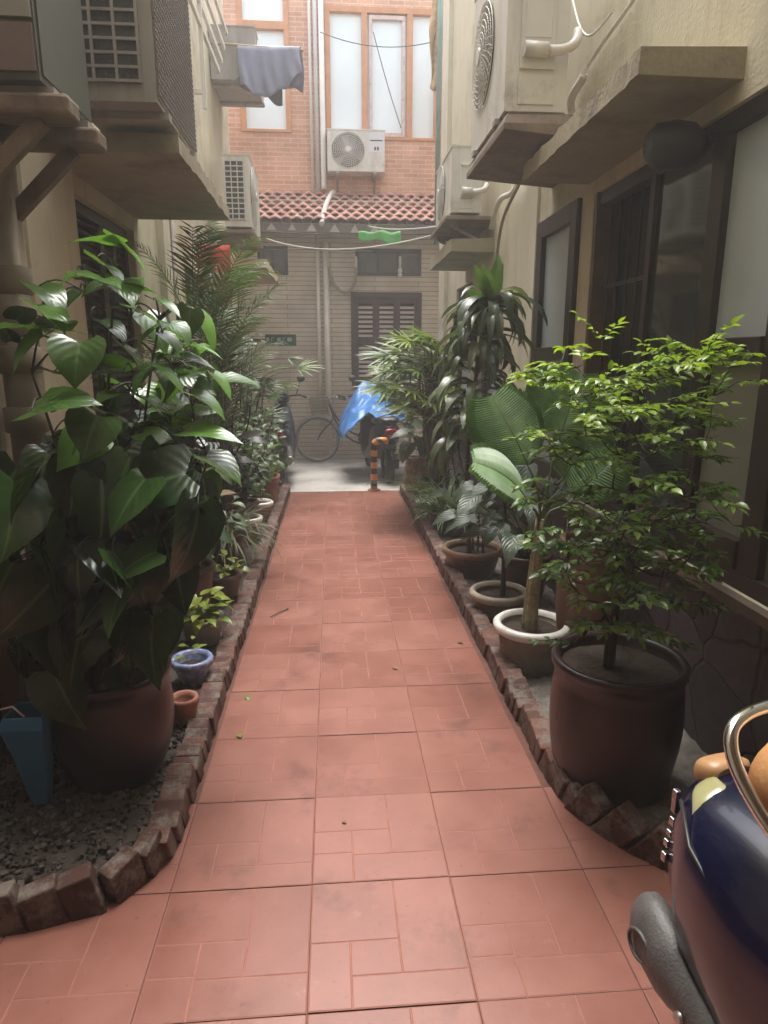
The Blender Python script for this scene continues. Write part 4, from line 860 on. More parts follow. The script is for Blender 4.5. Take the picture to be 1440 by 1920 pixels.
# blue tarp draped over handlebar and seat
def tarp(u, v):
    # u: left to right, v: front (handlebar) to rear
    y = 9.50-1.25*v; c = math.sin(PI*u); a = abs(2*u-1)
    ridge = 1.16-.32*v + .12*math.exp(-((v-.25)/.15)**2)
    low = .52+.10*v-.08*math.sin(v*7+u*5)-.12*(1-u)*v; x = .56+(u-.5)*(1.0-.1*v)
    k = max(0, 1-a**2.2)
    z = low+(ridge-low)*k**.75 + .022*math.sin(u*19+v*7)+.018*math.sin(v*23-u*9)+.012*math.sin(u*37+v*31)
    return V((x+.02*math.sin(v*17), y+.02*math.sin(u*21), z))
mb = MB(); mb.grid(tarp, 46, 46)
o = tag(obj('tarp', mb, mat('blue_tarpaulin', (0.055, 0.20, 0.50), 0.4, 0.3, 7, 0.9, 11), loc=(.58, 8.9, .8)), 'bright blue plastic tarp draped over the parked motor scooter', 'tarp'); o.modifiers.new('thick', 'SOLIDIFY').thickness = .003
c = aty(743, 738, 8.7)
mb = MB(); mb.lathe((c.x, 8.7, c.z-.14), [(.02, 0), (.11, .01), (.13, .09), (.12, .20), (.07, .27), (.015, .29)], 22, 1, .8, wob=.07)
tag(obj('bag', mb, mat('white_plastic_bag', (0.55, 0.53, 0.57), 0.45, 0.12, 9, 0.4, 25), loc=tuple(c)), 'white plastic bag on top of the blue tarp', 'bag')
# bicycle parked along the far wall
t = thing('bicycle', 'old bicycle with wire basket leaning along the tiled wall', 'bicycle', (-.24, 9.98, 0))
BX, BY, R_ = -.24, 9.98, .34
frame_p = mat('dark_violet_frame', (0.05, 0.035, 0.05), 0.35, 0.2, 8)
for x in (BX, BX+1.08):
    mb = MB(); torus(mb, (x, BY, R_), R_-.018, .018, 'y', 48, 8); w = obj('wheel', mb, mat('dusty_tyre', (0.17, 0.15, 0.125), 0.85, 0.2, 12) if 'dusty_tyre' not in MATS else MATS['dusty_tyre'], t)
    mb = MB(); torus(mb, (x, BY, R_), R_-.045, .010, 'y', 48, 6); mb.tube([(x, BY-.04, R_), (x, BY+.04, R_)], .025, 10); obj('rim', mb, steel, w)
    mb = MB()
    for k in range(18):
        a = 2*PI*k/18; mb.tube([(x, BY+(.03 if k % 2 else -.03), R_), (x+(R_-.045)*math.cos(a), BY, R_+(R_-.045)*math.sin(a))], .0015, 4, False)
    obj('spokes', mb, steel, w)
    mb = MB(); pts = arc((x, BY, R_), R_+.025, PI*.05, PI*(.95), 16); mb.tube(pts, .022, 8, True, .4); obj('fender', mb, steel, t)
mb = MB()
ht = V((BX+.22, BY, .78))
mb.tube([ht+V((-.03, 0, .10)), ht+V((.03, 0, -.10))], .02, 10)
mb.tube(bez(ht+V((0, 0, .03)), ht+V((.12, 0, -.25)), ht+V((.3, 0, -.38)), ht+V((.50, 0, -.40))), .014, 8); mb.tube(bez(ht+V((.02, 0, -.08)), ht+V((.12, 0, -.32)), ht+V((.25, 0, -.46)), ht+V((.42, 0, -.50))), .016, 8)
bb = ht+V((.42, 0, -.50)); mb.tube([bb, bb+V((-.02, 0, .1)), bb+V((.14, 0, .52))], .015, 8)
for s_ in (-.05, .05): mb.tube([bb, (BX+1.08, BY+s_, R_)], .009, 6); mb.tube([bb+V((.10, 0, .40)), (BX+1.08, BY+s_, R_)], .008, 6)
obj('frame', mb, frame_p, t)
mb = MB()
for s_ in (-.045, .045): mb.tube(bez(ht+V((.02, s_*.5, -.1)), ht+V((-.0, s_, -.2)), (BX+.06, BY+s_, R_+.16), (BX, BY+s_, R_), 8), .011, 8)
obj('fork', mb, frame_p, t)
mb = MB(); st = ht+V((-.04, 0, .15)); mb.tube([ht, st+V((0, 0, .06))], .012, 8)
mb.tube([st+V((.22, -.24, .03)), st+V((.08, -.26, .06)), st+V((0, -.12, .02)), st+V((0, 0, .03)), st+V((0, .12, .02)), st+V((.08, .26, .06)), st+V((.22, .24, .03))], .011, 8); hb = obj('handlebar', mb, steel, t)
for s_ in (-1, 1): mb = MB(); mb.tube([st+V((.13, s_*.25, .05)), st+V((.25, s_*.24, .02))], .017, 8); obj('grip', mb, black_pl, hb)
mb = MB(); sp = bb+V((.17, 0, .60)); loft(mb, [(sp.y-.09, sp.x+.06, .05, sp.z-.02, sp.z+.03), (sp.y, sp.x, .13, sp.z-.03, sp.z+.04), (sp.y+.09, sp.x+.06, .05, sp.z-.02, sp.z+.03)]); mb.tube([bb+V((.14, 0, .52)), sp], .012, 8); obj('saddle', mb, black_pl, t)
mb = MB(); bx, bz = BX+.04, .72
for k in range(6):
    z = bz+.24*k/5; q = .11+.04*k/5
    mb.tube([(bx-q, BY-q, z), (bx+q, BY-q, z), (bx+q, BY+q, z), (bx-q, BY+q, z), (bx-q, BY-q, z)], .008 if k < 5 else .010, 5, False)
for k in range(9):
    u = -1+2*k/8
    for s_ in (-1, 1):
        mb.tube([(bx+u*.11, BY+s_*.11, bz), (bx+u*.15, BY+s_*.15, bz+.24)], .003, 4, False); mb.tube([(bx+s_*.11, BY+u*.11, bz), (bx+s_*.15, BY+u*.15, bz+.24)], .003, 4, False)
    mb.tube([(bx+u*.11, BY-.11, bz), (bx+u*.11, BY+.11, bz)], .003, 4, False)
obj('basket', mb, mat('wicker_wire', (0.24, 0.21, 0.14), 0.7, 0.25, 20), t)
mb = MB(); mb.tube(arc(bb, .09, 0, 2*PI, 24), .006, 6, False); mb.tube([bb+V((0, -.05, 0)), bb+V((.10, -.06, -.14))], .009, 6); mb.box(bb.x+.07, bb.x+.13, bb.y-.15, bb.y-.06, bb.z-.155, bb.z-.135); mb.tube([bb+V((0, .05, 0)), bb+V((-.10, .06, .14))], .009, 6); obj('crank', mb, steel, t)
# yellow and black tubular barrier
m, nt, b = new_mat('hazard_stripe_paint'); L = nt.links.new
tc = nd(nt, 'ShaderNodeTexCoord'); sx = nd(nt, 'ShaderNodeSeparateXYZ'); L(tc.outputs['Object'], sx.inputs[0])
gt = nd(nt, 'ShaderNodeMath', operation='GREATER_THAN'); L(sx.outputs['Z'], gt.inputs[0]); gt.inputs[1].default_value = .54
ad = nd(nt, 'ShaderNodeMath', operation='MULTIPLY_ADD'); L(sx.outputs['X'], ad.inputs[0]); L(gt.outputs[0], ad.inputs[1]); L(sx.outputs['Z'], ad.inputs[2])
dv = nd(nt, 'ShaderNodeMath', operation='MULTIPLY_ADD'); L(ad.outputs[0], dv.inputs[0]); dv.inputs[1].default_value = 1/.142; dv.inputs[2].default_value = 10.12
fr_ = nd(nt, 'ShaderNodeMath', operation='FRACT'); L(dv.outputs[0], fr_.inputs[0])
cr = ramp(nt, fr_.outputs[0], [(0.0, (0.62, 0.27, 0.05)), (0.52, (0.03, 0.028, 0.025))]); nt.nodes[-1]
for n in nt.nodes:
    if n.type == 'VALTORGB': n.color_ramp.interpolation = 'CONSTANT'
L(cr, b.inputs['Base Color']); b.inputs['Roughness'].default_value = .4
t = thing('barrier', 'orange and black striped bent post at the end of the path', 'barrier', (.47, 7.72, 0))
mb = MB(); P0 = V((.47, 7.72, 0)); mb.tube([P0, P0+V((0, 0, .53))]+[P0+V((.06-.06*math.cos(k*PI/12), 0, .53+.06*math.sin(k*PI/12))) for k in range(1, 7)]+[P0+V((.17, 0, .59))], .041, 14); obj('tube', mb, m, t)
for x in (.47,): mb = MB(); mb.lathe((x, 7.72, 0), [(.075, 0), (.075, .012), (.04, .02), (.036, .03)], 18); obj('foot_plate', mb, rust_wood, t)
# ------------------------------------------------------------------ navy scooter close at the right
navy = mat('glossy_navy_paint', (0.003, 0.004, 0.020), 0.26, 0.1, 4, coat=0.45)
SO = V((.80, 1.14, 0)); SA = -PI+.20
t = thing('scooter', 'glossy navy scooter with tan seat and chrome rail, close at the right', 'scooter', tuple(SO), SA)
S = lambda y, xc, hw, z0, z1: (y, xc, hw, z0, z1)
mb = MB(); loft(mb, [S(-.02, 0, .06, .60, .68), S(0.0, 0, .12, .52, .715), S(.04, 0, .17, .44, .735), S(.12, 0, .215, .36, .75), S(.28, 0, .24, .30, .755), S(.5, 0, .225, .27, .75), S(.7, 0, .20, .26, .73), S(.85, 0, .15, .26, .62), S(.95, 0, .16, .22, .34), S(1.25, 0, .19, .2, .27), S(1.38, 0, .20, .24, .6), S(1.46, 0, .19, .4, .9), S(1.52, 0, .12, .6, 1.0)], 36, .72); bd = obj('body', mb, navy, t, local=True)
mb = MB()   # panel seam and trim strips following the flank (right side of the machine looks at the path)
for s_ in (1, -1):
    pts = [(s_*.16, .045, .70), (s_*.20, .12, .665), (s_*.222, .28, .61), (s_*.229, .5, .55), (s_*.205, .7, .47)]
    mb.tube([V(p)+V((s_*.0, 0, 0)) for p in pts], .004, 6)
obj('trim', mb, black_pl, bd, local=True)
tan = mat('tan_leather', (0.44, 0.22, 0.085), 0.5, 0.16, 9, 0.15, 120)
mb = MB(); loft(mb, [S(.31, 0, .05, .77, .80), S(.36, 0, .13, .765, .82), S(.46, 0, .15, .76, .83), S(.6, 0, .165, .755, .85), S(.85, 0, .12, .72, .80), S(.92, 0, .06, .70, .76)], 24, .7); obj('seat', mb, tan, t, local=True)
mb = MB(); loft(mb, [S(.170, 0, .09, .81, .90), S(.178, 0, .14, .785, .925), S(.20, 0, .178, .765, .945), S(.24, 0, .184, .76, .945), S(.275, 0, .15, .77, .93), S(.29, 0, .09, .80, .90)], 28, .85); obj('back_pad', mb, tan, t, local=True, label='round tan back pad inside the chrome rail')
mb = MB(); rail = [(.17, .47, .765), (.185, .40, .775), (.20, .33, .80), (.208, .26, .84), (.205, .20, .885), (.185, .165, .92), (.14, .15, .938), (.07, .145, .943), (0, .143, .944)]
mb.tube(smooth(rail + [(-x, y, z) for x, y, z in rail[-2::-1]], 6), .0115, 14); gr = obj('grab_rail', mb, chrome, t, local=True)
for s_, m_, lb_ in ((1, mat('cream_lens', (0.26, 0.25, 0.12), 0.25, 0.1), 'cream turn lens'), (-1, mat('amber_lens', (0.36, 0.20, 0.09), 0.4, 0.15), 'amber turn lens')):
    mb = MB(); _ = [(s_*.075, .003, .735), (s_*.155, .045, .735), (s_*.15, .05, .70), (s_*.10, .012, .70)]
    if s_ == 1:
        def surf(u, v):
            y = .018+.062*v; secs = [(0.0, .12, .52, .715), (.04, .17, .44, .735), (.12, .215, .36, .75)]
            k = 0 if y < .04 else 1; f = (y-secs[k][0])/(secs[k+1][0]-secs[k][0]); hw, z0, z1 = [secs[k][q]*(1-f)+secs[k+1][q]*f for q in (1, 2, 3)]
            a = math.radians(72-(22+14*v)*u); h = .003 if 0 < u < 1 and 0 < v < 1 else -.002
            return V(((hw+h)*math.cos(a)**.72, y, (z0+z1)/2+((z1-z0)/2+h)*math.sin(a)**.72))
        mb.grid(surf, 10, 8)
    else: loft(mb, [S(-.025, .035, .03, .69, .722), S(-.012, .035, .05, .685, .742), S(.025, .035, .052, .69, .752), S(.04, .035, .04, .70, .745)], 20, .6)
    obj('turn_signal', mb, m_, t, local=True, label=lb_)
mb = MB()
for k, (y, z, h) in enumerate(((.012, .675, .05), (.018, .635, .018), (.02, .612, .012), (.022, .592, .016), (.026, .565, .02))): mb.cbox((.145+.006*k, y+.004, z), (.012, .012, h))
obj('badge', mb, mat('dull_chrome', (0.42, 0.42, 0.43), 0.25, 0.1, 20, metal=1.0), t, local=True, bevel=.002)
mb = MB(); loft(mb, [S(-.03, 0, .06, .45, .52), S(-.015, 0, .09, .42, .55), S(.02, 0, .09, .42, .55)], 16); obj('tail_light', mb, MATS['red_lens'], t, local=True)
mb = MB(); torus(mb, (0, .17, .225), .17, .055, 'x', 44, 14); w = obj('wheel', mb, rubber, t, local=True)
mb = MB(); torus(mb, (0, .17, .225), .115, .02); mb.tube([(-.05, .17, .225), (.05, .17, .225)], .06, 16); obj('rim', mb, steel, w, local=True)
mb = MB(); torus(mb, (0, 1.52, .225), .17, .055, 'x', 44, 14); w = obj('wheel', mb, rubber, t, local=True)
mb = MB(); torus(mb, (0, 1.52, .225), .115, .02); mb.tube([(-.05, 1.52, .225), (.05, 1.52, .225)], .06, 16); obj('rim', mb, steel, w, local=True)
mb = MB(); loft(mb, [S(1.34, 0, .06, .38, .46), S(1.5, 0, .085, .38, .48), S(1.68, 0, .07, .3, .42)], 16); obj('fender', mb, navy, t, local=True)
mb = MB(); mb.tube([(0, 1.5, .9), (0, 1.46, 1.05)], .035, 10); mb.tube([(-.34, 1.34, 1.05), (-.25, 1.42, 1.08), (0, 1.46, 1.05), (.25, 1.42, 1.08), (.34, 1.34, 1.05)], .016, 8); obj('handlebar', mb, black_pl, t, local=True)
# silencer with rounded end cap and embossed ring
mb = MB(); mx, mz = .172, .372
pr = [(-.075, .008), (-.073, .022), (-.064, .040), (-.045, .055), (-.01, .062), (.05, .060), (.085, .052), (.11, .042), (.30, .040), (.42, .036), (.5, .03)]
for q in range(1):
    rings = []
    for (y, r) in pr:
        y += .05; rings.append([mb.vert((mx+y*.16+r*.78*math.cos(2*PI*j/24), y, mz+.02-.10*max(0, y)+r*1.25*math.sin(2*PI*j/24))) for j in range(24)])
    for a, b2 in zip(rings, rings[1:]):
        for j in range(24): mb.face(a[j], a[(j+1) % 24], b2[(j+1) % 24], b2[j], flat=False)
    mb.face(*rings[0][::-1]); mb.face(*rings[-1])
mf = obj('muffler', mb, grey_pl, t, local=True)
mb = MB(); torus(mb, (mx+.055, .05, mz+.015), .030, .004, 'x', 28, 8); obj('emblem_ring', mb, grey_pl, mf, local=True)
for y in (.13, .33): mb = MB(); mb.tube([(mx+.04, y+.05, mz-.01), (mx+.040+.16*(y+.05), y+.05, mz-.01)], .010, 12); obj('bolt', mb, steel, mf, local=True)
# ------------------------------------------------------------------ plants
def pot_mesh(c, R, Hh, rb, lip=.015, belly=0.0, square=0.0, n=40):
    mb = MB(); prof = [(rb*.98, 0.0), (rb, .01)]
    for k in range(1, 8):
        q = k/8; prof.append((rb+(R-rb)*q**.8+belly*math.sin(PI*q), .01+(Hh-.05)*q))
    prof += [(R, Hh-.038), (R+lip, Hh-.030), (R+lip*1.1, Hh-.010), (R+lip*.7, Hh), (R-.008, Hh-.002), (R-.014, Hh-.02), (R-.02, Hh-.06)]
    mb.lathe(c, prof, n, wob=.004, square=square); return mb
def potted(label, cat, c, R, Hh, rb, m, group=None, belly=0.0, name='potted_plant', rim=None, square=0.0, soil=True, lip=.015):
    t = thing(name, label, cat, tuple(c), 0, group)
    p = obj('pot', pot_mesh(c, R, Hh, rb, lip, belly, square), m, t)
    if soil:
        mb = MB(); c = V(c); cen = mb.vert(c+V((0, 0, Hh-.035))); rr = []
        for q in (.35, .7, 1):
            rr.append([mb.vert(c+V(((R-.012)*q*math.cos(2*PI*j/28), (R-.012)*q*math.sin(2*PI*j/28), Hh-.045+U(-.008, .012)*(1 if q < 1 else .3)))) for j in range(28)])
        for j in range(28):
            mb.face(cen, rr[0][j], rr[0][(j+1) % 28], flat=False)
            for a, b in zip(rr, rr[1:]): mb.face(a[j], b[j], b[(j+1) % 28], a[(j+1) % 28], flat=False)
        obj('soil', mb, soil_m, p)
    if rim:
        mb = MB(); c = V(c); mb.lathe(c, [(R+lip*.9, Hh-.040), (R+lip+.010, Hh-.032), (R+lip+.012, Hh-.006), (R+lip*.7, Hh+.006), (R-.010, Hh+.004), (R-.016, Hh-.02)], 40, cap=False); obj('rim', mb, rim, p)
    return t
def rdir(el0, el1, az0=0, az1=2*PI):
    a = U(az0, az1); e = U(el0, el1); return V((math.cos(a)*math.cos(e), math.sin(a)*math.cos(e), math.sin(e)))
UP = V((0, 0, 1))
# ---- ivy vine in the maroon jar
keep_ = rnd; rnd = random.Random(12); U = rnd.uniform
PC = V((-.80, 2.20, .06))
t = potted('giant heart-leaved vine spilling from a dark maroon jar, left front', 'potted plant', PC, .195, .42, .15, maroon, belly=.03)
KEY = [  # base px, tip px, depth, width ratio, tint
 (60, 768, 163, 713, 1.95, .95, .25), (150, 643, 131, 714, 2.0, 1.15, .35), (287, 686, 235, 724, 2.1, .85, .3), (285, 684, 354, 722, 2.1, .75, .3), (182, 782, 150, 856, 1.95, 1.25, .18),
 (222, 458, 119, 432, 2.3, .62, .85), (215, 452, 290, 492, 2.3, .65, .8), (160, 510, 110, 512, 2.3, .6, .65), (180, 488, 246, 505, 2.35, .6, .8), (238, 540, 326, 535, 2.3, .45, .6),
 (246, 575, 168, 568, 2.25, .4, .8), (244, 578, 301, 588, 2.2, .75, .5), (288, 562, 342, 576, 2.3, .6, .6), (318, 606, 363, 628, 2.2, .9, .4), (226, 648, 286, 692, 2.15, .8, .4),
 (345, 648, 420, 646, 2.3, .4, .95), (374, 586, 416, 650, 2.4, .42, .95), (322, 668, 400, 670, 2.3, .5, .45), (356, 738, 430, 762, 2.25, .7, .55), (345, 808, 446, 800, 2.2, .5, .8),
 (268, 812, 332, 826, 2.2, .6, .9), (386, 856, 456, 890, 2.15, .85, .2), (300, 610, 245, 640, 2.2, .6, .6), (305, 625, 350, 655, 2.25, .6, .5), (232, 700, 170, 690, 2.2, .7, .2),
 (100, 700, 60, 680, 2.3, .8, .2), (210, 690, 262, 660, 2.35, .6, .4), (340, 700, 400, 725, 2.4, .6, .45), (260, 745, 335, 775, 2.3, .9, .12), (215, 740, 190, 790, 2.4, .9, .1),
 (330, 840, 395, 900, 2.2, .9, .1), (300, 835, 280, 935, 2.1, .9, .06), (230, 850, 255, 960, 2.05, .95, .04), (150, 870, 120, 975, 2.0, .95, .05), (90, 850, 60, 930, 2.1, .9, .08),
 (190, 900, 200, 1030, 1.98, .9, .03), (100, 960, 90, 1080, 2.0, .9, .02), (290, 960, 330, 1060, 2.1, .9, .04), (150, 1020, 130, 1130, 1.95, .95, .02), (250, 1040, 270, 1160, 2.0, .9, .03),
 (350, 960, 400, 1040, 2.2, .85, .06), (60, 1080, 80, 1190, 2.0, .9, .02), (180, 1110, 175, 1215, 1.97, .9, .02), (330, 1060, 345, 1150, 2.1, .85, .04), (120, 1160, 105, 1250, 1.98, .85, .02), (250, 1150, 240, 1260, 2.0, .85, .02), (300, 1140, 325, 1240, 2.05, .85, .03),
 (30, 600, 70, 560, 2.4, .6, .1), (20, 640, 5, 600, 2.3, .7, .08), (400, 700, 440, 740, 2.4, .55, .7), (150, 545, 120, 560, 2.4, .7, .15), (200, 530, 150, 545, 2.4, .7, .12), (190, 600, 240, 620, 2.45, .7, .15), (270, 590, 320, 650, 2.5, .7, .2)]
mb = MB(); pet = MB(); bases = []
def put_leaf(B, Tp, wr, tint, prof=HEART, mbx=None, nb=None, bend=.7, pet_to=None):
    d = Tp-B; Ln = d.length*1.06
    tocam = (V((0, 0, H))-B).normalized()
    hi_ = min(1, max(0, (B.z-1.1)/.5))
    up = nb if nb is not None else (tocam*(.75-.35*hi_) + V((.15, .35, .35+.75*hi_)) + V((U(-.5, .5), U(-.35, .35), U(-.2, .35)))*(1.6-.8*hi_))
    (mbx or mb).leaf(B, d, up, Ln, Ln*wr, prof, bend=bend*U(.6, 1.2), fold=U(.10, .26), tint=tint, twist=U(-.25, .25), wave=.05)
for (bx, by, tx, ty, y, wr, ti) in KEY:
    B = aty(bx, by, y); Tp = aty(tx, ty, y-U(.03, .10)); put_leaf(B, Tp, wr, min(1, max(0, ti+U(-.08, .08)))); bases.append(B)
def in_el(cx, cy, rx, ry):
    while True:
        a, b = U(-1, 1), U(-1, 1)
        if a*a+b*b < 1: return cx+a*rx, cy+b*ry
for k in range(175):
    if k < 26: px, py = in_el(215, 650, 190, 190); y = U(2.15, 2.6)
    elif k < 42: px, py = in_el(330, 740, 110, 110); y = U(2.3, 2.8)
    else: px, py = in_el(195, 1030, 205, 270); y = U(1.93, 2.5)
    if py > 1000 and px > 330-(py-1000)*.25: px -= 120
    B = aty(px, py, y)
    if B.x < XL+.06: continue
    d = V((U(-.5, 1), U(-.9, .2), U(-.45, .3))) if py < 820 else V((U(-.9, .9 if px < 240 else .2), U(-.7, .1), U(-1.3, -.1)))
    Ln = U(.10, .17) if py < 820 else U(.12, .25); ti = (U(.1, .75) if rnd.random() < .85 else U(.85, 1)) if py < 780 else U(0, .22) if rnd.random() < .94 or py > 950 else U(.5, .9)  # lower leaves get dark tints, the shade there put into their colour
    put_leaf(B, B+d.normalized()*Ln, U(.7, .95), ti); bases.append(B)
obj('foliage', mb, lf_pothos, t)
# stems: main vines from the jar, each leaf stalk joined to the nearest
st = MB(); nodes = []
top = PC+V((0, 0, .40))
for k in range(11):
    g = [aty(*p) for p in ((215, 470, 2.4), (160, 520, 2.4), (240, 560, 2.4), (120, 620, 2.4), (300, 600, 2.4), (330, 660, 2.4), (60, 700, 2.2), (180, 650, 2.4), (360, 760, 2.4), (100, 820, 2.2), (390, 850, 2.3))][k]
    b = top+V((U(-.1, .1), U(-.1, .1), -.03)); pts = bez(b, b+V((U(-.15, .15), U(-.1, .1), .35)), g+V((U(-.1, .1), U(-.05, .1), -.3)), g, 18)
    st.tube(pts, [.010-.0065*i/18 for i in range(19)], 7); nodes += pts[3:]
for B in bases:
    q = min(nodes, key=lambda p: (p-B).length+.15*abs(p.z-B.z))
    mid = q.lerp(B, .6)+V((0, 0, .05)); st.tube(bez(q, q.lerp(mid, .6), mid, B, 6), [.0042, .004, .0035, .0032, .003, .0028, .0025], 5)
obj('stem', st, mat('dark_vine_stem', (0.045, 0.040, 0.025), 0.6, 0.3, 20), t)
rnd = keep_; U = rnd.uniform
# blue tapered container with wire handle
b0 = atz(80, 1500, .075); zt = aty(75, 1330, b0.y).z
t2 = thing('bucket', 'blue tapered plastic bucket with thin wire handle beside the maroon jar', 'bucket', tuple(b0))
mb = MB()
def sq(z, hw, hd, dx=0): return [mb.vert((b0.x+dx+sx_*hw, b0.y+sy_*hd, z)) for sx_, sy_ in ((-1, -1), (1, -1), (1, 1), (-1, 1))]
hgt = zt-b0.z
r0 = sq(b0.z, .024, .024); r1 = sq(b0.z+hgt*.55, .048, .042, -.006); r2 = sq(b0.z+hgt*.86, .064, .056, -.012); r2b = sq(b0.z+hgt*.87, .070, .062, -.012); r3 = sq(b0.z+hgt, .062, .054, -.004); r4 = sq(b0.z+hgt, .056, .048, -.004); r5 = sq(b0.z+hgt*.75, .05, .043, -.006)
for a, b in ((r0, r1), (r1, r2), (r2, r2b), (r2b, r3), (r3, r4), (r4, r5)):
    for j in range(4): mb.face(a[j], a[(j+1) % 4], b[(j+1) % 4], b[j])
mb.face(*r0[::-1]); mb.face(*r5); obj('bucket_body', mb, blue_pl, t2, bevel=.006)
mb = MB(); mb.tube([(b0.x-.070, b0.y-.04, b0.z+hgt*.82), (b0.x-.086, b0.y-.05, b0.z+hgt*.98), (b0.x-.075, b0.y-.05, b0.z+hgt*1.09), (b0.x-.03, b0.y-.05, b0.z+hgt*1.12), (b0.x+.0, b0.y-.045, b0.z+hgt*1.0)], .0035, 8); obj('handle', mb, white_pl, t2)
# ---- small pots along the left edge, front to back
def tuft(mb, c, n, L0, L1, W, e0, e1, bend, spread=.04, tint=None):
    for _ in range(n):
        d = rdir(e0, e1); mb.blade(c+V((U(-spread, spread), U(-spread, spread), 0)), d, UP, U(L0, L1), W*U(.7, 1.2), bend*U(.6, 1.3), tint=None if tint is None else min(1, max(0, tint+U(-.25, .25))))
def vleaves(mb, c, n, r, h, L0, L1, wr, prof=HEART, e=(-.4, .6), tint=(0, 1), bend=.7):
    for _ in range(n):
        d = rdir(*e); B = c+V((d.x*U(.2, 1)*r, d.y*U(.2, 1)*r, U(0, h))); L_ = U(L0, L1); mb.leaf(B, d, UP+V((U(-.4, .4), U(-.6, .2), 0)), L_, L_*wr, prof, bend*U(.5, 1.3), U(.1, .3), U(*tint), U(-.3, .3))
c = V((-.625, 2.50, .07)); t = potted('small empty terracotta pot squeezed beside the maroon jar', 'pot', c, .052, .12, .038, clay, name='plant_pot', lip=.006)
c = atz(372, 1292, .07); c = V((-.665, 2.86, .07)); t = potted('blue and white ceramic pot with a sparse seedling, left row', 'potted plant', c, .082, .125, .055, mat('blue_white_ceramic', (0.16, 0.19, 0.34), 0.25, 0.35, 30, stain=(0.55, 0.56, 0.62), stains=0.5, sscale=26), lip=.012)
mb = MB(); vleaves(mb, c+V((0, 0, .12)), 9, .04, .09, .035, .06, .55, OVAL, (.1, 1.0), (.2, .8)); obj('foliage', mb, lf_varieg, t)
c = V((-.70, 3.30, .07)); t = potted('grey pot of yellow-green variegated ivy near the blue ceramic pot', 'potted plant', c, .105, .15, .08, grey_pot, lip=.008)
mb = MB(); vleaves(mb, c+V((0.02, -.03, .13)), 40, .13, .17, .06, .105, .62, HEART, (-.5, .7), (0.2, 1)); obj('foliage', mb, lf_varieg, t)
c = V((-.70, 3.95, .07)); t = potted('brown clay pot with small pale-edged leaves on the left row', 'potted plant', c, .11, .17, .08, clay_dark)
mb = MB(); vleaves(mb, c+V((.03, -.02, .16)), 26, .09, .13, .05, .085, .55, OVAL, (0, .9), (.1, 1)); obj('foliage', mb, lf_varieg, t)
c = V((-.78, 4.62, .07)); t = potted('brown pot of arching striped spider-plant blades', 'potted plant', c, .14, .26, .10, clay_dark)
mb = MB(); tuft(mb, c+V((.02, -.02, .25)), 150, .28, .52, .018, .15, 1.25, 1.6, .06); obj('foliage', mb, lf_spider, t)
c = V((-.74, 5.35, .07)); t = potted('wide round clay pot with a pale rim below the conifer', 'potted plant', c, .13, .19, .09, clay, rim=white_gl, lip=.006)
mb = MB(); tuft(mb, c+V((0, 0, .18)), 50, .14, .30, .014, .3, 1.3, 1.3, .06, .3); obj('foliage', mb, lf_spider, t)
c = V((-.70, 6.05, .07)); t = potted('round clay pot with light rim at the far end of the left edging', 'potted plant', c, .115, .17, .085, clay, rim=white_gl, lip=.006)
mb = MB(); vleaves(mb, c+V((0, 0, .18)), 40, .09, .14, .05, .08, .5, OVAL, (0, 1.2), (0, .7)); obj('foliage', mb, lf_palm, t)
c = V((-.72, 6.72, .07)); t = potted('square terracotta planter with upright spiky green plant', 'potted plant', c, .15, .30, .12, clay, square=.75)
mb = MB(); tuft(mb, c+V((0, 0, .28)), 90, .22, .45, .022, .7, 1.5, .6, .09, .7); obj('foliage', mb, lf_fan, t)
c = V((-.72, 7.28, .07)); t = potted('brown clay bowl with a weedy tuft where the left edging ends', 'potted plant', c, .11, .15, .08, clay_dark)
mb = MB(); tuft(mb, c+V((0, 0, .14)), 40, .12, .25, .014, .3, 1.3, 1.0, .05, .5); obj('foliage', mb, lf_fan, t)
# dark bladed plant in the near left corner
c = V((-1.10, 2.38, .07)); t = potted('shaded grassy plant in a black pot in the left corner behind the blue bucket', 'potted plant', c, .11, .50, .09, black_clay)
mb = MB(); tuft(mb, c+V((0, 0, .49)), 70, .20, .40, .016, .15, 1.4, 1.3, .06, .2); obj('foliage', mb, lf_palm, t)
# ---- taller plants down the left row
def frond(mb, st, base, d, L_, nl, ll, lw, bend=1.1, rach=.005):
    d = V(d).normalized(); side = d.cross(UP); side = side.normalized() if side.length > 1e-3 else V((1, 0, 0)); nrm = side.cross(d)
    pts = [V(base)]; dirs = [d]; n = 16
    for k in range(1, n+1):
        a = bend*(k/n)**1.4; dd = d*math.cos(a)-nrm*math.sin(a); pts.append(pts[-1]+dd*(L_/n)); dirs.append(dd)
    st.tube(pts, [rach*(1-.75*k/n) for k in range(n+1)], 5)
    tnt = U(.1, .9)
    for k in range(nl):
        q = .22+.78*(k+.5)/nl; i = min(int(q*n), n-1); p = pts[i].lerp(pts[i+1], q*n-i); dd = dirs[i]
        lc = ll*(1-abs(q-.5)*1.1)
        for s_ in (-1, 1):
            nn = side.cross(dd).normalized(); ld = (side*s_*U(.8, 1)+dd*U(.5, .8)+nn*U(.1, .4)).normalized()
            mb.blade(p, ld, nn, lc*U(.85, 1.1), lw, U(.2, .9), tint=min(1, max(0, tnt+U(-.2, .2))), n=3)
c = V((-.92, 4.75, .07)); t = potted('feathery areca palm in front of the red banner', 'potted plant', c, .19, .34, .15, clay_dark)
mb = MB(); st = MB()
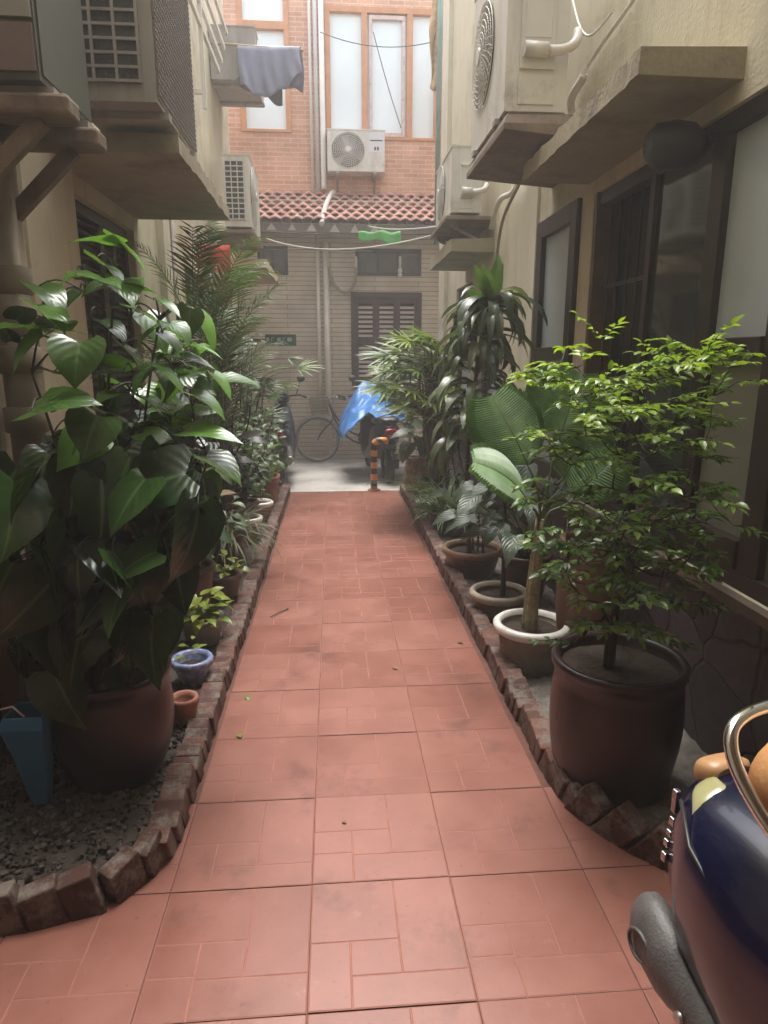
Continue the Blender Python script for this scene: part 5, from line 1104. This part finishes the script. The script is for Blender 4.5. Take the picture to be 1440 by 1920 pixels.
for k in range(36):
    az = U(0, 2*PI); e = U(.9, 1.5); L_ = U(.9, 1.5); hgt = U(.4, 1.4)
    b = c+V((U(-.08, .08), U(-.08, .08), .30)); d = V((math.cos(az)*math.cos(e), math.sin(az)*math.cos(e), math.sin(e)))
    if b.x+d.x*L_ < XL+.15: d.x = abs(d.x)*.5
    st.tube([b, b+V((d.x*.1, d.y*.1, hgt*.5)), b+V((d.x*.2, d.y*.2, hgt))], [.011, .009, .007], 6)
    frond(mb, st, b+V((d.x*.2, d.y*.2, hgt)), d, L_*.62, 22, .22, .015, U(.5, 1.3))
obj('stem', st, mat('palm_cane', (0.10, 0.115, 0.045), 0.55, 0.35, 12), t); obj('foliage', mb, lf_palm, t)
c = V((-.98, 5.75, .07)); t = potted('tall conifer-like column of small narrow leaves, left row', 'potted plant', c, .17, .34, .13, clay)
mb = MB(); st = MB()
for k in range(15):
    b = c+V((U(-.06, .06), U(-.06, .06), .3)); top_ = c+V((U(-.16, .28), U(-.25, .25), U(1.65, 2.16))); pts = bez(b, b+V((0, 0, .6)), top_-V((0, 0, .5)), top_, 14); st.tube(pts, [.009-.0055*i/14 for i in range(15)], 6)
    for q in range(13):
        i = U(2, 14); p = pts[int(min(i, 13))].lerp(pts[int(min(i, 13))+1], i % 1); d = rdir(.1, .9); tw = [p, p+d*.09, p+d*.17+V((0, 0, .02))]; st.tube(tw, .0025, 4)
        for s_ in range(15):
            pp = p+d*(.17*s_/14); mb.blade(pp, (rdir(-.3, .8)+d*.7), UP, U(.045, .085), .010, U(0, .6), n=2)
obj('stem', st, bark, t); obj('foliage', mb, lf_podo, t)
c = V((-.90, 5.22, .07)); t = potted('leggy plant with large dusky grey leaves, in front of the conifer', 'potted plant', c, .15, .30, .12, clay_dark)
mb = MB(); st = MB()
for k in range(6):
    b = c+V((U(-.05, .05), U(-.05, .05), .28)); tp = c+V((U(-.12, .28), U(-.3, .1), U(.75, 1.40))); pts = bez(b, b+V((0, 0, .3)), tp-V((0, 0, .3)), tp, 10); st.tube(pts, [.010-.005*i/10 for i in range(11)], 6)
    for q in range(11):
        i = U(4, 10); p = pts[int(min(i, 9))].lerp(pts[int(min(i, 9))+1], i % 1); d = rdir(-.3, .6); p2 = p+d*.06; st.tube([p, p2], .003, 4); L_ = U(.13, .22); mb.leaf(p2, d, UP+V((0, -.6, 0)), L_, L_*.45, OVAL, U(.4, 1.2), U(.1, .3), U(0, 1), U(-.3, .3))
obj('stem', st, bark_dark, t); obj('foliage', mb, lf_rubber, t)
c = V((-.95, 6.95, .07)); t = potted('bushy dark green shrub under the green plate', 'potted plant', c, .17, .34, .13, clay_dark)
mb = MB(); st = MB()
for k in range(10):
    b = c+V((U(-.05, .05), U(-.05, .05), .3)); tp = c+V((U(-.2, .36), U(-.3, .3), U(.8, 1.75))); pts = bez(b, b+V((0, 0, .4)), tp-V((0, 0, .3)), tp, 10); st.tube(pts, [.010-.006*i/10 for i in range(11)], 6)
    for q in range(44):
        i = U(2, 10); p = pts[int(min(i, 9))].lerp(pts[int(min(i, 9))+1], i % 1); d = rdir(-.4, .7); p2 = p+d*U(.02, .16); L_ = U(.05, .10); mb.leaf(p2, d, UP+V((0, -.4, 0)), L_, L_*.5, OVAL, U(.2, 1), .2, U(0, 1))
obj('stem', st, bark_dark, t); obj('foliage', mb, lf_podo, t)
def fan(mb, base, d, nrm, n, L_, W, spread=2.4, bend=.35, tint=.5):
    d = V(d).normalized(); nrm = V(nrm); nrm = (nrm-d*nrm.dot(d)).normalized(); s_ = d.cross(nrm)
    for k in range(n):
        a = spread*((k+.5)/n-.5); dd = d*math.cos(a)+s_*math.sin(a)+nrm*U(-.08, .08)
        mb.blade(base, dd, nrm, L_*(1-.18*abs(a))*U(.9, 1.1), W, bend*U(.6, 1.5), tint=min(1, max(0, tint+U(-.2, .2))), n=4, pw=.3)
def lady_palm(label, c, R, Hp, rb, m, heads, fm):
    t = potted(label, 'potted plant', c, R, Hp, rb, m); mb = MB(); st = MB(); c = V(c)
    for (g, L_) in heads:
        g = V(g); b = c+V((U(-R, R)*.5, U(-R, R)*.5, Hp-.04)); q = V((b.x*.7+g.x*.3, b.y*.7+g.y*.3, g.z-.12))
        st.tube(bez(b, b+V((0, 0, .3)), q-V((0, 0, .25)), q, 10), .009, 6); pts = bez(q, q+V((0, 0, .08)), g.lerp(q, .4)+V((0, 0, .06)), g, 6); st.tube(pts, .004, 5)
        d = V((g.x-q.x, g.y-q.y, .0))+V((U(-.05, .05), U(-.12, .02), U(.02, .16))); fan(mb, g, d, UP+V((0, -.5, 0)), rnd.choice((8, 9, 10, 11)), L_*U(.85, 1.15), .036*L_/.3, U(2.0, 3.3), U(.2, .7), U(.1, .9))
    obj('stem', st, mat('hairy_cane', (0.075, 0.055, 0.035), 0.85, 0.35, 20, 0.5, 60) if 'hairy_cane' not in MATS else MATS['hairy_cane'], t); obj('foliage', mb, fm, t); return t
heads = [(aty(558, 690, 7.5), .30), (aty(540, 672, 7.5), .22), (aty(530, 720, 7.45), .26)] + [(V((-.95+U(-.15, .32), 7.5+U(-.3, .3), U(.5, 1.5))), U(.2, .28)) for _ in range(22)]
lady_palm('lady palm with a fan of blades reaching out over the lane, left end', (-.98, 7.55, .07), .15, .30, .12, clay_dark, heads, lf_palm)
def bush(label, c, R, Hp, m, h0, h1, sx0, sx1, sy, n, per, L0, L1, wr, lm, prof=OVAL, bm=None):
    t = potted(label, 'potted plant', c, R, Hp, R*.78, m); mb = MB(); st = MB(); c = V(c)
    for k in range(n):
        b = c+V((U(-R, R)*.4, U(-R, R)*.4, Hp-.04)); tp = c+V((U(sx0, sx1), U(-sy, sy), U(h0, h1))); pts = bez(b, b+V((0, 0, .25)), tp-V((0, 0, .2)), tp, 10); st.tube(pts, [.008-.005*i/10 for i in range(11)], 6)
        for q in range(per):
            i = U(2, 9.9); p = pts[int(i)].lerp(pts[int(i)+1], i % 1); d = rdir(-.5, .8); p2 = p+d*U(.02, .11); st.tube([p, p2], .002, 4); L_ = U(L0, L1)
            mb.leaf(p2, d, UP+V((U(-.4, .4), U(-.8, .1), 0)), L_, L_*wr*U(.8, 1.2), prof, U(.2, 1.2), U(.1, .3), U(0, 1), U(-.4, .4))
    obj('stem', st, bm or bark_dark, t); obj('foliage', mb, lm, t)
bush('leafy dark bush in a brown pot just behind the variegated ivy pot', (-.86, 3.72, .07), .15, .30, clay_dark, .55, 1.25, -.2, .30, .25, 11, 22, .07, .13, .5, lf_podo)
bush('bush of oval mid-green leaves between spider plant and conifer column', (-.80, 5.68, .07), .13, .26, clay_dark, .55, 1.15, -.15, .26, .25, 11, 24, .06, .11, .5, lf_palm)
bush('low broad-leaved bush in front of the square terracotta planter', (-.80, 6.40, .07), .12, .24, clay_dark, .40, .85, -.15, .24, .2, 9, 22, .06, .11, .55, lf_podo)
# dry undergrowth stems between the left pots
c = V((-.98, 3.45, .07)); t = potted('tall clay pot crowded with brown stems and dead leaves, mid left', 'potted plant', c, .17, .40, .13, clay_dark)
mb = MB(); st = MB()
for k in range(26):
    b = c+V((U(-.1, .1), U(-.1, .1), .37)); tp = c+V((U(-.15, .42), U(-.4, .6), U(.5, 1.1))); pts = bez(b, b+V((0, 0, .2)), tp-V((0, 0, .1)), tp, 8); st.tube(pts, .004, 5)
    for q in range(5): p = pts[rnd.randint(3, 8)]; d = rdir(-1, .4); L_ = U(.05, .12); mb.m = 0 if rnd.random() < .75 else 1; mb.leaf(p, d, UP+V((0, -.5, 0)), L_, L_*.45, OVAL, U(.3, 1.4), .3)
obj('stem', st, mat('brown_dry_stem', (0.11, 0.07, 0.045), 0.85, 0.35, 20), t); obj('foliage', mb, [lf_palm, lf_dry], t)
# ---- right row
# shrub in the big black jar
PC = V((.985, 2.075, .03))
t = potted('bushy shrub of small bright green leaves in a large black jar', 'potted plant', PC, .214, .48, .190, black_clay, belly=.022)
tr = MB(); lf = MB(); keep_ = rnd; rnd = random.Random(21); U = rnd.uniform
p0 = PC+V((-.035, 0, .43)); n0 = [(p0, .021), (p0+V((0, 0, .10)), .020), (p0+V((.006, 0, .2)), .017), (p0+V((.012, .01, .33)), .015)]
tr.tube([q[0] for q in n0], [q[1] for q in n0], 10)
nodes = [[n0[2][0], .0], [n0[3][0], 0.0]]
targets = []
while len(targets) < 175:
    px, py = U(995, 1400), U(668, 1175)
    if py < 720: ok = 1000+ (720-py)*.0 < px < 1380
    elif py < 900: ok = 1000 < px < 1345
    elif py < 1060: ok = 990+(py-900)*.2 < px < 1330
    else: ok = 1040+(py-1060)*.5 < px < 1290-(py-1060)*.9
    if px > 1340 and py < 700 and rnd.random() < .4: ok = False
    if 980 < px < 1090 and 690 < py < 1000 and rnd.random() < .5: ok = False
    if ok: targets.append((px, py, 2.05+U(-.26, .22)))
targets += [(1400, 655, 2.0), (1410, 668, 1.98), (1330, 650, 2.0), (1365, 690, 1.95), (1375, 985, 1.95), (1355, 912, 1.95), (995, 700, 2.1), (1060, 655, 2.05), (1130, 640, 2.1), (1285, 645, 2.0), (985, 932, 2.0), (1060, 1050, 1.95), (1300, 1135, 2.0), (1075, 1205, 1.93), (1240, 1200, 1.92), (1115, 1165, 1.9), (1195, 1165, 1.9)]
G = [aty(*q) for q in targets]; G = [g for g in G if g.x < XR-.05]
G.sort(key=lambda g: (g-n0[3][0]).length)
tips = []
for g in G:
    q = min(nodes, key=lambda a: (a[0]-g).length*(1+.25*max(0, (a[0].z-g.z)*2)))[0]
    if (g-q).length > .42: q = min(nodes, key=lambda a: (a[0]-g).length)[0]
    n = max(2, int((g-q).length/.05)); mid = q.lerp(g, .5)+V((0, 0, -.02))+V((U(-.01, .01), U(-.01, .01), 0))
    pts = [q*(1-s_)**2+mid*2*s_*(1-s_)+g*s_*s_ for s_ in [k/n for k in range(n+1)]]
    rr = .0065 if (g-p0).length < .35 else .0038 if (g-p0).length < .6 else .0022
    tr.tube(pts, [rr*(1-.45*k/n) for k in range(n+1)], 6)
    for p in pts[1:]: nodes.append([p, 0])
    tips.append((g, (g-pts[-2]).normalized()))
for g, d in tips:
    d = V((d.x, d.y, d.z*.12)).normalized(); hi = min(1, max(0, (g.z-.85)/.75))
    for k in range(rnd.choice((2, 2, 3))):
        dd = (d+V((U(-.9, .9), U(-.9, .9), U(-.18, .14)))).normalized(); L_ = U(.06, .13); pts = [g, g+dd*L_*.5+V((0, 0, .006)), g+dd*L_-V((0, 0, .006))]
        tr.tube(pts, [.0016, .0013, .0009], 4); side = dd.cross(UP).normalized(); m_ = rnd.choice((6, 7, 8, 9))
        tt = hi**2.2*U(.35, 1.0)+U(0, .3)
        for j in range(m_):
            q = (j+.6)/m_; p = pts[0].lerp(pts[2], q)+V((0, 0, .006*math.sin(q*PI))); s_ = 1 if j % 2 else -1
            ld = (dd*.55+side*s_*.8+V((0, 0, U(-.25, .25)))) if j < m_-1 else dd
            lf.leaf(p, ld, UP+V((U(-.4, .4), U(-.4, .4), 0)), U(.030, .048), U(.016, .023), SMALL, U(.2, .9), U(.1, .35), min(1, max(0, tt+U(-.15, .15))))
obj('trunk', tr, bark_dark, t); obj('foliage', lf, lf_shrub, t); rnd = keep_; U = rnd.uniform
# pleated broad-leaved palm in white rimmed pot
c = V((.955, 2.98, .03)); t = potted('young palm with broad pleated leaves in a white-rimmed cement pot', 'potted plant', c, .165, .235, .125, stone_pot, rim=white_gl, lip=.010)
tr = MB(); b = c+V((-.01, 0, .19)); hd = aty(1012, 985, 2.98)
for k in range(7):
    o_ = V((.018*math.cos(k), .018*math.sin(k), 0)); tr.tube(bez(b+o_*1.3, b+o_*1.2+V((0, 0, .2)), hd+o_-V((0, 0, .15)), hd+o_*.7+V((0, 0, U(-.05, .05))), 10), [.016, .016, .015, .014, .014, .013, .013, .012, .011, .010, .009], 8)
obj('trunk', tr, stem_tan, t)
def pleated(mb, st, stalk0, base, tip, W, nrm, npl=22, bend=.35, tint=.5, split=.0):
    base, tip = V(base), V(tip); d = (tip-base); L_ = d.length; d.normalize(); nrm = V(nrm); side = d.cross(nrm).normalized(); nn = side.cross(d)
    st.tube(bez(stalk0, V(stalk0)+V((0, 0, .12)), base-d*.10, base, 8), [.008, .0075, .007, .0065, .006, .006, .0055, .005, .005], 7)
    def C(t_): a = bend*t_; return base+d*(L_*(math.sin(a)/bend if bend else t_))-nn*(L_*((1-math.cos(a))/bend if bend else 0))
    st.tube([C(k/12) for k in range(13)], [.005*(1-.7*k/12) for k in range(13)], 6)
    for s_ in (-1, 1):
        prev = None; mb.tint = tint
        for k in range(npl*2+1):
            t_ = k/(npl*2); pl = (.0045 if k % 2 else -.004); w = 1.12*W*(math.sin(PI*min(1, .12+.82*t_))**.5)
            adv = .30*W*(1-t_*.4); rowp = []
            mb.tint = min(1, max(0, tint+.15*math.sin(t_*9)+U(-.05, .05)))
            for j in range(5):
                q = j/4; p = C(t_)+side*s_*w*q+d*adv*q*(1 if t_ < .99 else .6)+nn*(pl*(.4+q)*(1 if j else 0) + w*.16*q - w*.26*q*q)
                if j == 4: p += d*(.012 if k % 2 else -.006)+side*s_*U(-.006, .006)
                rowp.append(mb.vert(p, (s_*(.12+q*.88), t_)))
            if prev:
                for j in range(4): mb.face(*( (prev[j], prev[j+1], rowp[j+1], rowp[j]) if s_ > 0 else (prev[j], rowp[j], rowp[j+1], prev[j+1])), flat=True)
            prev = rowp
mb = MB(); st = MB()
pleated(mb, st, hd, aty(990, 872, 2.93), aty(930, 735, 2.98), .17, V((.2, -1, .35)), 34, .35, .35)
pleated(mb, st, hd+V((.02, .02, 0)), aty(1048, 825, 3.05), aty(1092, 690, 3.1), .20, V((-.25, -1, .45)), 36, .4, .5)
pleated(mb, st, hd+V((-.01, -.01, -.02)), aty(985, 935, 2.85), aty(935, 835, 2.74), .15, V((.1, -.6, 1)), 30, .9, .6)
pleated(mb, st, hd+V((.02, -.02, 0)), aty(1075, 935, 2.95), aty(1150, 850, 2.9), .13, V((-.3, -.8, .7)), 20, .5, .5)
pleated(mb, st, hd+V((0, .02, 0)), aty(1060, 905, 3.15), aty(1120, 800, 3.2), .15, V((-.2, -1, .3)), 22, .3, .4)
obj('leaf_stalks', st, stem_g, t); obj('foliage', mb, lf_pleat, t)
# small tree in third pot
c = V((.955, 3.62, .03)); t = potted('thin-trunked young tree in a low dark pot with a pale rim, right row', 'potted plant', c, .155, .17, .13, clay_dark, rim=mat('worn_pale_rim', (0.30, 0.25, 0.19), 0.7, 0.3, 12), lip=.008)
tr = MB(); lf = MB(); b = c+V((.02, 0, .12)); tp = aty(948, 880, 3.6); pts = bez(b, b+V((.01, 0, .2)), tp-V((0, 0, .2)), tp, 10); tr.tube(pts, [.017, .016, .015, .015, .014, .013, .012, .011, .01, .009, .008], 8)
for k in range(34):
    p = pts[rnd.randint(6, 10)]; d = rdir(-.5, .7); p2 = p+d*U(.04, .12); tr.tube([p, p2], .003, 5); L_ = U(.09, .16); lf.leaf(p2, d+V((0, 0, -.3)), UP+V((0, -.5, 0)), L_, L_*.5, OVAL, U(.4, 1.2), .2, U(0, .5), U(-.4, .4))
obj('trunk', tr, bark_dark, t); obj('foliage', lf, lf_elephant, t)
# corn plant
c = V((.965, 4.44, .03)); t = potted('tall corn plant with drooping glossy leaves in a wide brown bowl', 'potted plant', c, .195, .20, .15, clay_dark, rim=mat('ochre_clay_rim', (0.24, 0.15, 0.085), 0.6, 0.3, 10), lip=.010)
tr = MB(); lf = MB(); b = c+V((-.02, 0, .15)); ctl = [b, aty(876, 850, 4.5), aty(884, 748, 4.5), aty(912, 610, 4.5), aty(926, 560, 4.5)]
pts = []
for a, q in zip(ctl, ctl[1:]): pts += [a.lerp(q, k/6) for k in range(6)]
pts.append(ctl[-1]); tr.tube(pts, [.017-.007*k/len(pts) for k in range(len(pts))], 9)
for k in range(9):
    b2 = c+V((U(-.09, .09), U(-.09, .09), .15)); g = c+V((U(-.16, .12), U(-.12, .1), U(.6, .95))); tr.tube(bez(b2, b2+V((0, 0, .3)), g-V((0, 0, .2)), g, 8), .006, 6)
    for q in range(7): lf.blade(g-V((0, 0, U(0, .25))), rdir(-.1, .8), UP, U(.14, .26), .022, U(.8, 1.6))
obj('trunk', tr, bark, t)
for k in range(190):
    q = U(0, 1); i = 7+q*(len(pts)-8); p = pts[int(i)]; az = U(0, 2*PI)
    e = U(.3, 1.15); d = V((math.cos(az)*math.cos(e)*1.0, math.sin(az)*math.cos(e), math.sin(e))); L_ = U(.30, .48)
    if p.x+d.x*.3 > XR-.08: d.x *= .25
    lf.leaf(p, d, UP, L_, U(.05, .078), STRAP, U(2.0, 3.0), U(.15, .4), U(0, 1), U(-.7, .7), .03)
obj('foliage', lf, lf_drac, t)
lf = MB()
for (bx, by, tx, ty) in ((925, 575, 935, 478), (920, 575, 898, 500), (922, 570, 912, 500), (930, 580, 955, 545), (915, 585, 888, 545)):
    B, Tp = aty(bx, by, 4.5), aty(tx, ty, 4.42); lf.leaf(B, Tp-B, V((U(-.3, .3), -1, .3)), (Tp-B).length*1.1, .085, STRAP, U(.3, .9), .3, U(.4, 1), U(-.5, .5), .04)
obj('young_leaves', lf, lf_new, t)
# fan palm clump
heads = []
for k in range(66):
    px, py = in_el(785, 712, 62, 82); heads.append((aty(px, py, U(5.9, 6.8)), U(.24, .36)))
for (px, py) in ((735, 675), (770, 640), (800, 630), (745, 720), (752, 752), (730, 665), (815, 640), (762, 690)): heads.append((aty(px, py, 6.2), .32))
lady_palm('lady palm clump with yellow-green fans before the shuttered window', (1.02, 6.35, .03), .19, .34, .15, maroon, heads, lf_fan)
# bowls and pots at the far right
c = V((.985, 5.55, .03)); t = potted('maroon pot of arching grassy leaves beyond the corn plant', 'potted plant', c, .175, .21, .14, maroon, lip=.012)
mb = MB(); st = MB(); tuft(mb, c+V((0, 0, .19)), 110, .3, .62, .024, .5, 1.45, 1.3, .08, .45)
for k in range(5): frond(mb, st, c+V((U(-.05, .05), U(-.05, .05), .2)), rdir(.7, 1.2, 2.0, 4.3), U(.5, .8), 14, .16, .012, 1.2)
obj('stem', st, stem_g, t); obj('foliage', mb, lf_palm, t)
c = V((.92, 6.02, .03)); t = potted('low brown dish of drooping fine grass, right row', 'potted plant', c, .14, .13, .11, clay_dark)
mb = MB(); tuft(mb, c+V((0, 0, .12)), 110, .16, .34, .010, .2, 1.3, 1.5, .06, .5); obj('foliage', mb, lf_spider, t)
carved = mat('carved_mottled_clay', (0.17, 0.12, 0.085), 0.7, 0.35, 14, 1.0, 22, stain=(0.34, 0.29, 0.22), stains=0.55, sscale=16)
c = V((.94, 7.14, .03)); t = potted('tall mottled carved clay jar with big grey-green leaves, far right', 'potted plant', c, .15, .46, .13, carved, belly=.035)
mb = MB(); st = MB()
for (bx, by, tx, ty) in ((775, 815, 735, 802), (800, 808, 760, 775), (815, 815, 850, 790), (790, 820, 800, 860), (830, 800, 870, 815), (770, 830, 745, 862), (800, 790, 820, 765), (845, 820, 835, 870)):
    B, Tp = aty(bx, by, 7.0), aty(tx, ty, 6.9); st.tube(bez(c+V((0, 0, .42)), c+V((0, 0, .6)), B+V((0, .05, -.1)), B, 8), .006, 6); put_leaf(B, Tp, .7, U(.2, 1), HEART, mb, V((0, -.5, 1)), 1.0)
for k in range(30):
    B = c+V((U(-.2, .25), U(-.2, .2), U(.45, .8))); d = rdir(-.3, .6); mb.leaf(B, d, UP, U(.10, .2), U(.06, .1), HEART, 1, .2, U(0, 1))
obj('stem', st, stem_g, t); obj('foliage', mb, lf_elephant, t)
# rusty jar behind the shrub, low pot
c = V((1.225, 2.98, .03)); t = potted('tall rusty-brown jar against the plinth behind the shrub', 'pot', c, .13, .66, .10, mat('rusty_clay', (0.15, 0.075, 0.045), 0.75, 0.35, 6, 0.3, 40), name='plant_pot', belly=.03)
c = V((1.20, 3.95, .03)); t = potted('broad-leaved clump against the wall between palm and corn plant', 'potted plant', c, .15, .30, .12, clay_dark)
mb = MB(); st = MB()
for k in range(24):
    d = rdir(.4, 1.3); 
    d.x = -abs(d.x)*.9 if rnd.random() < .7 else d.x*.2
    g = c+V((0, 0, .28))+d*U(.3, .8); st.tube(bez(c+V((U(-.04, .04), U(-.04, .04), .27)), c+V((0, 0, .5)), g-V((0, 0, .1)), g, 8), .005, 5); L_ = U(.14, .24); mb.leaf(g, V((d.x, d.y, -.2)), UP+V((0, -.5, 0)), L_, L_*.55, HEART, U(.5, 1.2), .2, U(0, .6), U(-.3, .3))
obj('stem', st, stem_g, t); obj('foliage', mb, lf_elephant, t)
# ---- litter on the path
c = atz(524, 1150, 0); mb = MB(); mb.tube([c+V((-.05, -.07, .006)), c+V((0, .0, .008)), c+V((.05, .06, .007))], [.002, .004, .005], 6); tag(obj('twig', mb, bark, loc=tuple(c)), 'brown twig lying on the tiles near the left edging', 'twig')
for (px, py, m_, lab) in ((462, 1306, lf_new, 'torn green leaf fallen on the tiles by the left edging'), (735, 1253, lf_dry, 'curled brown leaf in the middle of the path'), (868, 1208, lf_dry, 'dry pinkish leaf scrap by the right edging'), (452, 1385, lf_varieg, 'pale yellow leaf scrap nearest the viewer, left of the path'), (520, 1122, lf_dry, 'tiny dry leaf scrap beside the brown twig'), (650, 1545, lf_dry, 'dark dry speck of leaf on the near middle tile')):
    c = atz(px, py, 0); mb = MB(); a = U(0, 6.28); k_ = .5 if 'speck' in lab or 'tiny' in lab else 1
    mb.leaf(c+V((0, 0, .006)), V((math.cos(a), math.sin(a), .12)), UP, .042*k_, .024*k_, OVAL, .7, .25, .6)
    tag(obj('fallen_leaf', mb, m_, loc=tuple(c)), lab, 'leaf')
# ------------------------------------------------------------------ daylight: bright overcast, the light falling from the open lane ahead
w = bpy.data.worlds.new('World'); sc.world = w; w.use_nodes = True; nt = w.node_tree; bg = nt.nodes['Background']
sky = nd(nt, 'ShaderNodeTexSky', sky_type='NISHITA', sun_disc=False)
EL, AZ = math.radians(77), math.radians(0)
sky.sun_elevation = EL; sky.sun_rotation = AZ; sky.air_density = 1.0; sky.dust_density = 3.5; sky.ozone_density = 1.0
hs = nd(nt, 'ShaderNodeHueSaturation'); hs.inputs['Saturation'].default_value = 0.35
nt.links.new(sky.outputs[0], hs.inputs['Color']); nt.links.new(hs.outputs[0], bg.inputs[0]); bg.inputs[1].default_value = 0.15
ld = bpy.data.lights.new('sun', 'SUN'); ld.energy = 1.5; ld.angle = math.radians(32); ld.color = (1, 0.96, 0.90)
so = bpy.data.objects.new('sun', ld); col.objects.link(so)
sd = V((math.sin(AZ)*math.cos(EL), math.cos(AZ)*math.cos(EL), math.sin(EL)))
so.rotation_euler = sd.to_track_quat('Z', 'Y').to_euler(); so.location = (0, 4, 12)
mb = MB(); mb.box(-24, 24, -24, 29, -1.6, 7.6)
m = bpy.data.materials.new('glare_veil'); m.use_nodes = True; nt = m.node_tree; nt.nodes.remove(nt.nodes['Principled BSDF'])
pv = nd(nt, 'ShaderNodeVolumePrincipled'); pv.inputs['Color'].default_value = (0.95, 0.95, 0.95, 1); pv.inputs['Density'].default_value = 0.0095; pv.inputs['Anisotropy'].default_value = 0.35
nt.links.new(pv.outputs[0], nt.nodes['Material Output'].inputs['Volume'])
struct(obj('glare_haze', mb, m), 'stuff')  # thin scattering volume added to imitate veiling glare of the lens
sc.cycles.volume_bounces = 2
sc.view_settings.view_transform = 'Standard'; sc.view_settings.look = 'None'; sc.view_settings.gamma = 1
sc.view_settings.exposure = 1.93
sc.cycles.max_bounces = 10; sc.cycles.diffuse_bounces = 6; sc.cycles.use_denoising = True
